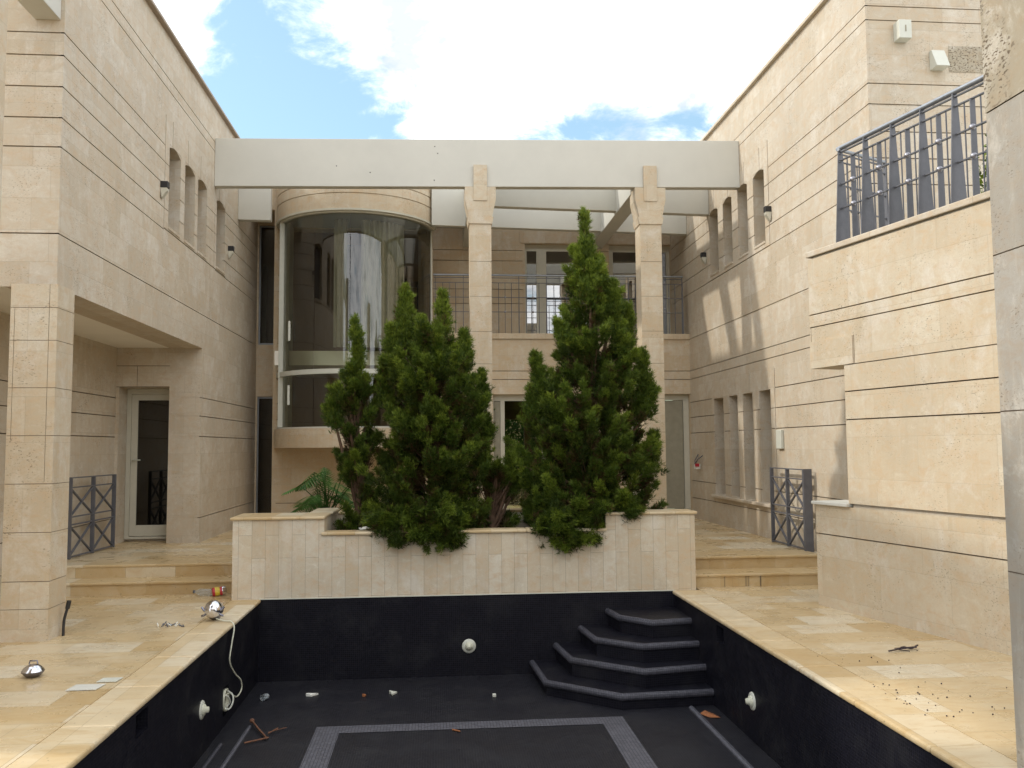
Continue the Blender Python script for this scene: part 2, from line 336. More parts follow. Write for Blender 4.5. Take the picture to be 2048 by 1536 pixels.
for z, pts in ((-.20, ((2.10, 10.8), (2.16, 10.34), (2.47, 10.0), (2.94, 10.08))), (-.40, ((1.76, 10.8), (1.83, 10.10), (2.28, 9.72), (2.94, 9.80))),
               (-.60, ((1.45, 10.8), (1.53, 10.02), (2.23, 9.43), (2.94, 9.56))), (-.80, ((1.16, 10.8), (1.215, 9.86), (1.94, 9.235), (2.94, 9.31)))):
    poly = [pts[0], (2.94, 10.8), pts[3], pts[2], pts[1]]
    o = MB().prism(poly[::-1], z - .2 if z > -.7 else PZ, z - .001).build('pool_step', M['tile_wall'], pool)
    mb = MB(); mb.tube([(p[0], p[1] + (.012 if i_ else 0), z - .034) for i_, p in enumerate(pts)], .040, 12); mb.build('nosing', M['tile_nose'], o)

# ------------------------------------------------------------------ planter
pt = thing('planter', (.4, 11.1, 0), 'long stone clad planter with a lowered middle holding the conifers behind the pool', 'planter')
mb = MB(); mb.box(-2.44, -1.36, 10.8, 11.46, 0, .94); mb.box(-1.36, 2.09, 10.8, 11.04, 0, .745); mb.box(2.09, 3.22, 10.8, 11.16, 0, .94)
mb.box(-1.62, -1.36, 11.46, 12.3, 0, .94); mb.box(2.09, 2.3, 11.16, 12.3, 0, .94); mb.box(-1.36, 2.09, 12.05, 12.3, 0, .9)
mb.build('planter_wall', M['stone_vert'], pt)
mb = MB()
for a in ((-2.47, -1.35, 10.77, 11.49, .942, .978), (2.08, 3.25, 10.77, 11.19, .942, .978), (-1.39, -.15, 10.77, 11.06, .747, .785), (-.147, 1.1, 10.77, 11.06, .747, .785), (1.103, 2.1, 10.77, 11.06, .747, .785), (-1.64, -1.34, 11.493, 12.32, .942, .978), (2.08, 2.33, 11.193, 12.32, .942, .978), (-1.337, 2.077, 12.03, 12.32, .902, .94)):
    mb.box(*a)
mb.build('planter_cap', M['coping'], pt, .012)
MB().box(-1.36, 2.09, 11.04, 12.05, .3, .62).build('soil', M['soil'], pt)

# ------------------------------------------------------------------ windows and doors
def pane_niche(par, X, nx, y0, y1, z0, z1, depth):
    """window at the back of a narrow wall niche, facing along nx"""
    xb = X - nx * depth
    f = MB(); s = .045
    for a in ((y0, y0 + s, z0, z1), (y1 - s, y1, z0, z1), (y0 + s, y1 - s, z0, z0 + s), (y0 + s, y1 - s, z1 - s, z1)):
        xs = sorted((xb + nx * .002, xb + nx * .04)); f.box(xs[0], xs[1], a[0], a[1], a[2], a[3])
    o = f.build('window', M['alu'], par)
    xs = sorted((xb + nx * .001, xb + nx * .014)); MB().box(xs[0], xs[1], y0 + s + .001, y1 - s - .001, z0 + s + .001, z1 - s - .001).build('pane', M['black'], o)
    return o
def arch_fill(mb, X, nx, y0, y1, z1, depth):
    r = .055
    for k in range(5):
        a0, a1 = k / 5, (k + 1) / 5
        for (ys, sg) in ((y0, 1), (y1, -1)):
            w = (y1 - y0) / 2; pa, pb = ys + sg * w * a0, ys + sg * w * a1; ha, hb = r * (1 - a0) ** 2, r * (1 - a1) ** 2
            xa, xc = X - nx * .004, X - nx * depth
            mb.add([(xa, pa, z1), (xa, pb, z1), (xa, pb, z1 - hb), (xa, pa, z1 - ha), (xc, pa, z1), (xc, pb, z1), (xc, pb, z1 - hb), (xc, pa, z1 - ha)], [(0, 1, 2, 3), (4, 5, 6, 7), (3, 2, 6, 7), (0, 1, 5, 4)])

# ------------------------------------------------------------------ left wing
XL = -3.75; LY0, LY1, LZ = 8.9, 18.55, 7.6
lw = thing('house_wing', (-7, 13.5, 0), 'shaded two storey stone wing on the left over an open porch, narrow windows upstairs', 'building', 'stone wings of the house')
LUW = ((12.40, 12.95), (13.17, 13.72), (13.88, 14.43), (15.06, 15.66)); LZ0, LZ1 = 4.88, 6.10
upper_g = (3.95, 4.83, 5.13, 5.45, 5.775, 6.01, 6.84, 7.0)
reg = [(LY0, 14.3, 0, 3.413, None)] + [groove(z, LY0, 12.21 if 4.8 < z < 6.05 else LY1) for z in upper_g] + [groove(z, 15.0, LY1) for z in (4.83, 5.13, 5.45, 5.775, 6.01)]
reg += [groove(z, 12.22, 15.0, .012, .012) for z in (5.13, 5.45, 5.775)] + [groove(z, 14.3, LY1) for z in (2.62, 2.325, 2.0, .715)]
reg += [vgroove(12.21, 4.85, 6.45), vgroove(14.93, 4.85, 6.3)] + [vgroove((a + b) / 2 - .13, 6.1, 6.47, .018, .015) for a, b in LUW] + [groove(4.85, 12.2, 15.75, .02, .025)]
reg += [(a, b, LZ0, LZ1, .26) for a, b in LUW]
mb = MB(); relief(mb, (XL, 0, 0), (0, 1, 0), (1, 0, 0), LY0, LY1, .0, LZ, reg, .5)
for a, b in LUW: arch_fill(mb, XL, 1, a, b, LZ1, .26)
for a, b in LUW: mb.box(XL - .25, XL + .012, a - .0, b + .0, LZ0 - .001, LZ0 + .035)
relief(mb, (0, LY0, 0), (1, 0, 0), (0, -1, 0), -11, XL, 3.413, LZ, [groove(z, -11, XL) for z in upper_g], .3)
mb.build('stone_wall', M['stone'], lw)
for a, b in LUW: pane_niche(lw, XL, 1, a, b, LZ0, LZ1, .26)
mb = MB(); mb.box(-11, XL - .5, LY0 + .3, LY1, 3.5, LZ); mb.box(-11, -5.42, 9.2, LY1, 0, 3.4); mb.box(-5.3, XL - .5, 15.1, LY1, 0, 3.4)
mb.build('wing_body', M['plaster'], lw)
mb = MB(); mb.box(-11, XL + .07, LY0 - .06, LY1, LZ, LZ + .045); mb.build('roof_edge', M['coat'], lw, .01)
mb = MB(); mb.box(-11, XL - .012, LY0 + .02, 14.3, 3.418, 3.45); mb.build('porch_ceiling', M['ceiling'], lw)
XW = -5.07
mb = MB(); relief(mb, (XW, 0, 0), (0, 1, 0), (1, 0, 0), 6.2, 14.75, 0, 3.418, [groove(z, 6, 14.75) for z in (2.62, 2.325, 2.0, .72)] + [groove(.34, 6, 12)], .34)
relief(mb, (0, 14.296, 0), (1, 0, 0), (0, -1, 0), XW, XL - .002, .3, 3.418, [(XW + .045, XL - .43, .3, 2.79, .45)] + [groove(z, XL - .43, XL, .02, .02) for z in (2.62, 2.325, 2.0, .715)] + [groove(3.13, XW, XL, .01, .008), vgroove(-4.75, 2.79, 3.13, .008, .006), groove(2.795, XW, XL - .43, .012, .012)], .5)
mb.build('porch_wall', M['stone'], lw)
# porch door
dx0, dx1, dy = XW + .05, XL - .435, 14.66
d = MB(); 
for a in ((dx0, dx0 + .07, .36, 2.785), (dx1 - .07, dx1, .36, 2.785), (dx0 + .07, dx1 - .07, 2.70, 2.785), (dx0 + .07, dx1 - .07, .36, .40)): d.box(a[0], a[1], dy, dy + .08, a[2], a[3])
dr = d.build('door', M['alu'], lw)
d = MB(); s = .1
for a in ((dx0 + .072, dx0 + .072 + s, .41, 2.695), (dx1 - .072 - s, dx1 - .072, .41, 2.695), (dx0 + .072 + s, dx1 - .072 - s, 2.60, 2.695), (dx0 + .072 + s, dx1 - .072 - s, .41, .58)): d.box(a[0], a[1], dy + .012, dy + .06, a[2], a[3])
d.build('door_leaf', M['alu'], dr, .004)
MB().box(dx0 + .173, dx1 - .173, dy + .03, dy + .04, .582, 2.598).build('pane', M['glass_d'], dr)
MB().box(dx0 + .1, dx1 - .1, dy + .075, dy + .085, .42, 2.69).build('shutter', M['dark'], dr)
d = MB(); d.tube([(dx0 + .12, dy + .012, 1.63), (dx0 + .12, dy - .04, 1.63), (dx0 + .24, dy - .045, 1.63)], .011, 8); d.lathe([(0.001, -.012), (.022, -.012), (.022, 0)], (dx0 + .12, dy + .012, 1.63), (0, 1, 0), 12); d.build('handle', M['white'], dr)
# porch pillar carries the corner
mb = MB()
regp = [groove(z, -4.10, -3.665, .006, .006) for z in (3.18, 2.86, 2.4, 1.94, 1.48, 1.02, .56, .30)]
regq = [groove(z, 8.73, 9.12, .006, .006) for z in (3.18, 2.86, 2.4, 1.94, 1.48, 1.02, .56, .30)]
relief(mb, (0, 8.73, 0), (1, 0, 0), (0, -1, 0), -4.10, -3.665, 0, 3.41, regp + [vgroove(-3.74, 1.5, 3.41, .005, .005), vgroove(-4.06, 1.9, 3.18, .005, .005)], .16)
relief(mb, (-3.665, 0, 0), (0, 1, 0), (1, 0, 0), 8.73, 9.12, 0, 3.41, regq, .2)
mb.box(-4.10, -3.88, 8.95, 9.12, 0, 3.409)
mb.build('porch_pillar', M['stone_pit'], lw)

# ------------------------------------------------------------------ right wing
XR = 5.25; RY0, RY1, RZ = 9.95, 17.72, 7.76
rw = thing('house_wing', (8, 13.5, 0), 'sunlit stone wing on the right with rows of four narrow niche windows on both floors', 'building', 'stone wings of the house')
RUW = ((13.37, 13.86), (14.14, 14.61), (14.92, 15.40), (15.69, 16.21)); RLW = ((13.35, 13.84), (14.14, 14.61), (14.87, 15.33), (15.63, 16.19))
lowg = (.735, 1.08, 2.055, 2.375, 2.69, 3.17, 3.345); upg = (4.95, 5.27, 5.6, 5.94, 6.2, 7.0, 7.18)
reg = [groove(z, RY0, 19.1) for z in (3.17, 3.345, 4.01, 7.0, 7.18)]
reg += [groove(z, RY0, 13.19) for z in (4.95, 5.27, 5.6, 5.94, 6.2)] + [groove(z, 16.35, 19.1) for z in (4.95, 5.27, 5.6, 5.94, 6.2)] + [groove(z, 13.2, 16.35, .014, .014) for z in (5.27, 5.6, 5.94)]
reg += [groove(z, RY0, 13.17) for z in (.735, 1.08, 2.055, 2.375, 2.69)] + [groove(z, 16.3, 19.1) for z in (.735, 1.08, 2.055, 2.375, 2.69)] + [groove(z, 13.2, 16.3, .014, .014) for z in (.735, 1.08, 2.055, 2.375)]
reg += [groove(4.95, 13.18, 16.35, .02, .025), vgroove(13.19, 4.95, 6.65), vgroove(13.17, .82, 3.0), vgroove(16.36, 4.95, 6.2, .012, .012)]
reg += [vgroove((a + b) / 2 + dd, 6.28, 6.65, .018, .015) for (a, b), dd in zip(RUW, (-.06, -.1, -.05, -.05))] + [vgroove((a + b) / 2 - .12, 2.68, 3.0, .015, .012) for a, b in RLW]
reg += [(a, b, 5.03, 6.28, .28) for a, b in RUW] + [(a, b, .88, 2.68, .28) for a, b in RLW]
mb = MB(); relief(mb, (XR, 0, 0), (0, 1, 0), (-1, 0, 0), RY0, 19.1, 0, RZ, reg, .5)
for a, b in RUW: arch_fill(mb, XR, -1, a, b, 6.28, .28)
for a, b in RUW: mb.box(XR - .012, XR + .27, a, b, 5.029, 5.065)
relief(mb, (0, RY0, 0), (1, 0, 0), (0, -1, 0), XR, 11, 0, RZ, [groove(z, XR, 11) for z in upg], .3)
mb.build('stone_wall', M['stone'], rw)
for a, b in RUW: pane_niche(rw, XR, -1, a, b, 5.03, 6.28, .28)
for a, b in RLW: pane_niche(rw, XR, -1, a, b, .88, 2.68, .28)
MB().box(XR - .07, XR + .02, 13.22, 16.28, .82, .87).build('window_sill', M['stone_plain'], rw, .008)
mb = MB(); mb.box(XR + .5, 11, RY0 + .3, 20, .3, RZ); mb.build('wing_body', M['plaster'], rw)
mb = MB(); mb.box(XR - .06, 11.05, RY0 - .07, 19.1, RZ, RZ + .06); mb.build('roof_edge', M['stone_plain'], rw, .01)

# ------------------------------------------------------------------ angled terrace wall in front of it
def NW(u, off=0, z=0):   # along the wall towards the camera, off = outward (left)
    return Vector((4.285 + .2237 * u - .9747 * off, 9.65 - .9747 * u - .2237 * off, z))
tw = thing('terrace_wall', (5, 7.2, 0), 'sunlit stepped stone wall with deep grooves carrying the railed terrace on the right', 'wall')
mb = MB(); Uv, Nv = Vector((.2237, -.9747, 0)), Vector((-.9747, -.2237, 0)); L = 6.2
relief(mb, NW(0), Uv, Nv, 0, L, 2.665, 3.93, [groove(3.14, 0, L), groove(3.285, 0, L), (.005, .72, 2.66, 2.97, -.012), vgroove(.735, 2.66, 2.97, .012, .02), vgroove(.02, 2.97, 3.14, .01, .01)], .4, rim='bl')
relief(mb, NW(0), Uv, Nv, .565, L, 1.165, 2.655, [groove(2.065, .5, L), groove(2.37, .5, L)], .4, rim='l')
relief(mb, NW(0), Uv, Nv, 0, L, 0, 1.125, [groove(.80, 0, L)], .4, rim='l')
mb.build('stone_wall', M['stone_pit'], tw)
mb = MB()   # groove beds behind the courses
def nwbox(mb, u0, u1, o0, o1, z0, z1): mb.add([NW(u, o, z) for z in (z0, z1) for o in (o0, o1) for u in (u0, u1)], [(0, 1, 3, 2), (4, 6, 7, 5), (0, 4, 5, 1), (2, 3, 7, 6), (0, 2, 6, 4), (1, 5, 7, 3)])
nwbox(mb, .60, L, -.38, -.03, 1.10, 2.70); nwbox(mb, 0.01, L, -.39, -.41, 0, 1.12)
mb.build('wall_core', M['stone_plain'], tw)
mb = MB(); nwbox(mb, -.02, .58, -.42, .045, 1.128, 1.163); mb.build('ledge', M['plaster'], tw, .006)
mb = MB(); nwbox(mb, -.02, L, -.32, .018, 3.955, 4.02); mb.build('coping', M['stone_plain'], tw, .01)
mb = MB(); mb.prism([(4.33, 9.6), (5.25, 9.93), (11, 9.93), (11, 3.6), (5.72, 3.6)], 3.75, 3.99); mb.build('terrace_slab', M['plaster'], tw)
mb = MB(); mb.prism([(4.75, 9.1), (5.3, 9.9), (11, 9.9), (11, 3.6), (6.2, 3.6)], 0, 3.74); mb.build('terrace_body', M['plaster'], tw)

# ------------------------------------------------------------------ rear wing
YB = 17.7; CX, CY, CR = -1.62, 17.92, 1.60
rear = thing('house_wing', (1, 19, .32), 'rear stone house front between the wings with a balcony and a rounded glass bay', 'building', 'stone wings of the house')
mb = MB()
SL = (-3.62, -3.26)
gr = [groove(z, -3.26, 5.25, .014, .016) for z in (3.345, 3.17, 2.69, 2.375, 2.055, .72)]
bo = (-3.02, -.22)
reg = gr + [groove(z, -3.26, -3.0) for z in (5.94, 5.6, 5.27, 4.95, 4.6, 3.9, 6.2)] + [groove(z, -.2, -.08) for z in (5.94, 5.6)] + [(bo[0], bo[1], 2.2, 6.24, None)]
relief(mb, (0, YB, 0), (1, 0, 0), (0, -1, 0), -3.26, -.08, .3, 7.6, reg, .3)
relief(mb, (0, 18.48, 0), (1, 0, 0), (0, -1, 0), XL, -3.26, .3, 7.6, [(-3.72, -3.28, .32, 2.88, None), (-3.72, -3.28, 3.96, 6.50, None)], .15)
mb.box(-3.26, -3.18, YB + .001, 18.7, .3, 7.59); mb.box(XL, -3.262, YB, 18.47, 6.62, 7.59)
relief(mb, (0, YB, 0), (1, 0, 0), (0, -1, 0), -.08, XR, .3, 4.0, gr + [(1.14, 3.35, .45, 2.87, None), (3.98, 5.249, .45, 2.87, None)], .3)
relief(mb, (0, 19.0, 0), (1, 0, 0), (0, -1, 0), -.08, XR, 4.12, 7.6, [groove(z, -.08, 1.9) for z in (6.14, 5.905, 5.6, 5.27, 4.95)] + [groove(z, 3.52, 3.83) for z in (6.14, 5.9)] + [groove(6.63, -.08, 5.25, .012, .012), (1.95, 3.52, 4.15, 6.3, None), (3.84, 5.249, 4.15, 6.3, None)], .3)
mb.box(1.84, 5.245, 18.975, 18.999, 6.31, 6.60)
mb.box(-.38, -.081, YB + .301, 19.0, 4.1, 7.6)
mb.build('stone_wall', M['stone_bounce'], rear)
mb = MB(); mb.box(-.075, 5.249, YB - .035, 19.0, 4.003, 4.118); mb.build('balcony_floor', M['stone_bounce'], rear, .006)
# interior rooms (closed, dark)
mb = MB(); mb.box(XL - .06, XL + .02, 18.64, 21.6, .3, 7.5); mb.box(XL, .9, 20.3, 20.4, .3, 7.5); mb.box(.9, 1.0, 18.01, 20.4, .3, 4.0)
mb.box(-.38, 5.3, 20.6, 20.7, 4.2, 7.5); mb.box(XL, 5.3, 18.01, 20.4, 7.3, 7.59); mb.box(-.1, .0, 19.31, 20.6, 4.1, 7.4)
mb.build('interior_wall', M['brown'], rear)
mb = MB(); mb.box(-3.15, -.10, 17.25, 20.3, 3.42, 3.70); mb.build('interior_floor', M['ceiling'], rear)
mb = MB(); mb.box(0.9, 5.25, 19.31, 20.4, 3.85, 4.1); mb.build('interior_ceiling', M['plaster'], rear)
mb = MB(); mb.box(1.0, 1.50, 19.75, 19.85, .32, 3.85); mb.box(1.98, 5.25, 19.75, 19.85, .32, 3.85); mb.box(1.50, 1.98, 19.75, 19.85, 2.42, 3.85); mb.build('interior_partition', M['brown'], rear)
# rear roof slab
mb = MB(); mb.box(XL, 5.25, 17.62, 20.6, 7.602, 7.70); mb.build('roof_edge', M['coat'], rear)
def arcpts(r, a0, a1, n, cy=CY): return [(CX + r * math.sin(a), cy - r * math.cos(a)) for a in [a0 + (a1 - a0) * i / n for i in range(n + 1)]]
def curved(mb, r0, r1, z0, z1, a0=-1.42, a1=1.42, n=48, mi=0):
    A, B = arcpts(r0, a0, a1, n), arcpts(r1, a0, a1, n); k = n + 1
    vs = [(x, y, z) for P_ in (A, B) for z in (z0, z1) for x, y in P_]
    fs = []
    for i in range(n): fs += [(i, i + 1, k + i + 1, k + i), (2 * k + i, 3 * k + i, 3 * k + i + 1, 2 * k + i + 1), (i, 2 * k + i, 2 * k + i + 1, i + 1), (k + i, k + i + 1, 3 * k + i + 1, 3 * k + i)]
    wall_ = [f for i, f in enumerate(fs) if i % 4 < 2]; flat = [f for i, f in enumerate(fs) if i % 4 >= 2] + [(0, k, 3 * k, 2 * k), (n, 2 * k + n, 3 * k + n, k + n)]
    mb.add(vs, wall_, mi, True); mb.add(vs, flat, mi, False); return mb
bay = MB()
for z0, z1 in ((6.30, 6.585), (6.603, 6.79), (6.808, 7.3)): curved(bay, CR - .02, CR + .02, z0, z1)
curved(bay, CR - .05, CR - .0, 6.30, 7.3); bo_ = bay.build('bay_drum', M['stone_bounce'], rear)
mb = MB(); mb.prism(arcpts(CR - .04, -1.42, 1.42, 40)[::-1], 7.15, 7.25); mb.build('bay_roof', M['plaster'], rear)
mb = MB(); mb.prism(arcpts(CR - .06, -1.42, 1.42, 40)[::-1], 6.26, 6.295); mb.build('bay_ceiling', M['plaster'], rear)
mb = MB(); curved(mb, CR - .14, CR - .005, 6.225, 6.258); curved(mb, CR - .10, CR + .035, 6.26, 6.298); mb.build('bay_head_frame', M['alu'], rear)
mb = MB(); curved(mb, CR - .13, CR - .01, 3.185, 3.275); mb.build('bay_transom', M['white'], rear)
mb = MB(); mb.prism(arcpts(CR + .02, -1.43, 1.43, 40)[::-1], 1.81, 2.17); mb.build('bay_base', M['stone_bounce'], rear)
mb = MB(); mb.prism(arcpts(CR - .03, -1.43, 1.43, 40)[::-1], 2.172, 2.2); mb.build('bay_sill', M['plaster'], rear)
cuts = (-1.40, -.46, .0, .46, 1.40)
for z0, z1 in ((2.205, 3.18), (3.28, 6.222)):
    for a0, a1 in zip(cuts, cuts[1:]):
        mb = MB(); A = arcpts(CR - .07, a0 + .004, a1 - .004, 16); mb.add([(x, y, z) for z in (z0, z1) for x, y in A], [(i, i + 1, 18 + i, 17 + i) for i in range(16)], 0, True); mb.build('glass_pane', M['glass'], rear)
for a in (-1.405, 1.405):
    x, y = CX + (CR - .07) * math.sin(a), CY - (CR - .07) * math.cos(a)
    MB().box(x - .02, x + .02, y - .03, y + .03, 2.202, 6.22).build('bay_side_frame', M['alu'], rear)
x, y = CX + (CR - .03) * math.sin(-.86), CY - (CR - .03) * math.cos(-.86)
for z0 in (3.85, 2.62): MB().box(x - .022, x + .022, y - .05, y - .015, z0, z0 + .38).build('handle', M['white'], rear, .006)
MB().box(-3.07, -2.88, 17.22, 17.69, 2.21, 6.24).build('bay_jamb', M['white'], rear)
# dark steel door frame and glass partition inside the bay
mb = MB(); 
for a in ((-1.18, -1.06, 3.7, 5.35), (-.42, -.34, 3.7, 5.35), (-1.06, -.42, 5.23, 5.35)): mb.box(a[0], a[1], 18.6, 18.66, a[2], a[3])
mb.build('inner_door_frame', M['black'], rear)
M['drape'] = simple('curtain_cloth', (.34, .31, .25), .9, nz=.1)
for a0, a1, zt in ((-.30, -.08, 6.2), (.15, .95, 6.2)):
    n_ = 60; vs = []
    for i in range(n_ + 1):
        a = a0 + (a1 - a0) * i / n_; r = CR - .42 + .035 * math.sin(a * 75) + .015 * math.sin(a * 31 + 1)
        vs += [(CX + r * math.sin(a), CY - r * math.cos(a), 3.72), (CX + r * math.sin(a), CY - r * math.cos(a), zt)]
    mb = MB(); mb.add(vs, [(2 * i, 2 * i + 2, 2 * i + 3, 2 * i + 1) for i in range(n_)], 0, True); mb.build('curtain', M['drape'], rear)
MB().box(-1.98, -1.62, 18.9, 18.92, 3.7, 6.2).build('inner_blind', M['metal'], rear)
# slot windows
SL = (-3.72, -3.28)
for z0, z1 in ((.34, 2.87), (3.97, 6.49)):
    f = MB(); s = .03
    for a in ((SL[0], SL[0] + s, z0, z1), (SL[1] - s, SL[1], z0, z1), (SL[0] + s, SL[1] - s, z0, z0 + s), (SL[0] + s, SL[1] - s, z1 - s, z1)): f.box(a[0] + .001, a[1] - .001, 18.52, 18.58, a[2], a[3])
    o = f.build('window', M['metal_l'], rear); MB().box(SL[0] + s, SL[1] - s, 18.54, 18.55, z0 + s, z1 - s).build('pane', M['glass_d'], o)
MB().box(-3.68, -3.60, 18.7, 18.74, 4.0, 5.7).build('curtain', M['plaster'], rear)
def wframe(X0, X1, Z0, Z1, y, mull, hb=.1, par=rear, bot=.06, glassm='glass_d'):
    f = MB(); f.box(X0, X1, y, y + .07, Z1 - hb, Z1); f.box(X0, X1, y, y + .07, Z0, Z0 + bot)
    xs = [X0]
    for a, b in mull: f.box(a, b, y - .01, y + .075, Z0 + bot + .001, Z1 - hb - .001)
    o = f.build('window', M['alu'], par); prev = None
    ms = sorted(mull)
    for (a, b), (c, d2) in zip(ms, ms[1:]): MB().box(b, c, y + .03, y + .04, Z0 + bot, Z1 - hb).build('pane', M[glassm], o)
    return o
wframe(1.95, 3.52, 4.15, 6.3, 19.12, [(1.95, 2.0), (2.22, 2.44), (3.08, 3.3), (3.47, 3.52)], .14, bot=.08, glassm='glass_m')
wframe(3.84, 5.245, 4.15, 6.3, 19.12, [(3.84, 3.95), (4.62, 4.72), (5.17, 5.245)], .14, bot=.08, glassm='glass_m')
wframe(1.14, 3.35, .45, 2.87, 17.85, [(1.14, 1.16), (1.30, 1.385), (2.15, 2.23), (3.3, 3.35)], .13, bot=.05, glassm='glass')
wframe(3.98, 5.245, .45, 2.87, 17.85, [(3.98, 4.06), (4.6, 4.68), (5.13, 5.245)], .12, bot=.04, glassm='glass')
MB().box(4.07, 5.12, 17.855, 17.87, .50, 2.74).build('shutter', M['shutter'], rear)
MB().box(1.165, 1.295, 17.855, 17.87, .51, 2.73).build('shutter', M['shutter'], rear)
# curtains/blinds behind the upper windows
mb = MB(); mb.box(3.2, 5.2, 19.6, 19.62, 4.2, 5.2); mb.build('curtain', M['brown'], rear)

# ------------------------------------------------------------------ pergola
pg = thing('pergola', (1.5, 15, 0), 'cream plastered beams spanning the courtyard on two stone columns before the balcony', 'pergola')
def beam(x0, y0, x1, y1, th, z0a, z0b, h):
    mb = MB(); vs = []
    for (x, y, z) in ((x0, y0, z0a), (x1, y1, z0b)):
        for dy in (0, th):
            for dz in (0, h): vs.append((x, y + dy, z + dz))
    mb.add(vs, [(0, 1, 3, 2), (4, 6, 7, 5), (0, 4, 5, 1), (2, 3, 7, 6), (0, 2, 6, 4), (1, 5, 7, 3)])
    return mb.build('beam', M['plaster'], pg, .008)
beam(-3.748, 14.86, 5.248, 14.46, .16, 6.24, 6.26, .83)
for bx, bz in ((-.03, 6.95), (.02, 6.83), (-1.7, 6.6), (-1.13, 6.49), (-.04, 6.36)):
    yb = 14.86 - .4 * (bx + 3.748) / 8.996; MB().box(bx - .009, bx + .009, yb - .004, yb + .01, bz - .009, bz + .009).build('bolt_hole', M['black'], pg, .004)
beam(.86, 15.80, 5.248, 16.20, .16, 6.24, 6.25, .80)
beam(-3.748, 16.62, -3.15, 16.66, .16, 6.13, 6.13, .8); beam(-.1, 17.22, 5.248, 17.72, .16, 6.23, 6.24, .8)
for x0, x1 in ((.57, .85), (3.39, 3.68)):
    mb = MB(); mb.box(x0, x1, 14.80, 18.998, 6.20, 7.0); mb.build('cross_beam', M['plaster'], pg, .008)
for xc, yb in ((.745, 14.66), (3.67, 14.53)):
    w2 = .185; yf = yb - .02
    mb = MB(); rg = [groove(z, -.2, .2, .006, .006) for z in (.9, 1.46, 2.03, 2.6, 3.2, 3.75, 4.35, 4.95)]
    relief(mb, (xc, yf, 0), (1, 0, 0), (0, -1, 0), -w2, w2, .32, 5.62, [(r[0], r[1], r[2], r[3], r[4]) for r in rg], .38)
    relief(mb, (xc - w2, yf, 0), (0, 1, 0), (-1, 0, 0), .0, .38, .32, 5.62, rg[:0], .1); relief(mb, (xc + w2, yf, 0), (0, 1, 0), (1, 0, 0), .0, .38, .32, 5.62, rg[:0], .1)
    mb.box(xc - w2 + .01, xc + w2 - .01, yf + .2, yf + .379, .32, 5.61)
    c = mb.build('column', M['stone_pit'], pg)
    mb = MB(); 
    mb.prism([(-.20, 5.60), (.20, 5.60), (.225, 5.72), (-.225, 5.72)], yf - .02, yf + .40, T=lambda v: Vector((xc + v.x, v.z, v.y)))
    mb.prism([(-.20, 5.722), (.20, 5.722), (.265, 6.02), (.265, 6.24), (.10, 6.24), (-.10, 6.24), (-.265, 6.24), (-.265, 6.02)], yf - .015, yf + .395, T=lambda v: Vector((xc + v.x, v.z, v.y)))
    mb.box(xc - .115, xc + .115, yf - .03, yf + .014, 6.0, 6.62)
    mb.build('capital', M['stone_pit'], c)

# ------------------------------------------------------------------ foreground pillars and beam
mb = MB(); XP = 3.205
relief(mb, (XP, 0, 0), (0, 1, 0), (-1, 0, 0), 3.7, 4.72, 0, 3.72, [groove(z, 3, 5, .008, .007) for z in (1.08, 1.98, 2.88)], .1)
relief(mb, (0, 4.72, 0), (1, 0, 0), (0, 1, 0), XP, 3.95, 0, 3.72, [], .1)
mb.box(XP + .05, 3.95, 3.7, 4.65, 0, 3.715)
pr = thing('stone_pillar', (3.5, 4.2, 0), 'tall stone pillar with pitted block at the right edge beside the pool deck', 'pillar')
mb.build('pillar_shaft', M['stone_grey'], pr)
MB().box(XP - .004, 3.95, 3.7, 4.724, 3.727, 6.6).build('pillar_top', M['stone_porous'], pr)
pl_ = thing('stone_pillar', (-3.5, 6.4, 0), 'pale stone pillar cut off by the top left edge of the view', 'pillar')
MB().box(-3.78, -3.19, 6.2, 6.6, 0, 6.3).build('pillar_shaft', M['stone_pit'], pl_, .004)
MB().box(-3.78, -3.19, 6.2, 6.6, 6.305, 6.9).build('pillar_top', M['stone_porous'], pl_)
mb = MB(); mb.box(-4.04, -3.785, 4.5, 8.898, 6.14, 6.7); tag(mb.build('porch_beam', M['plaster'], None, .008), 'cream plaster beam running out from the front corner of the left wing', 'beam')

MB().box(-6.0, -5.6, 7.3, 8.85, 0, 4.0).build('unseen_sun_block', M['stone_pit'], pl_)  # unseen wall added to keep the sun off part of the left deck

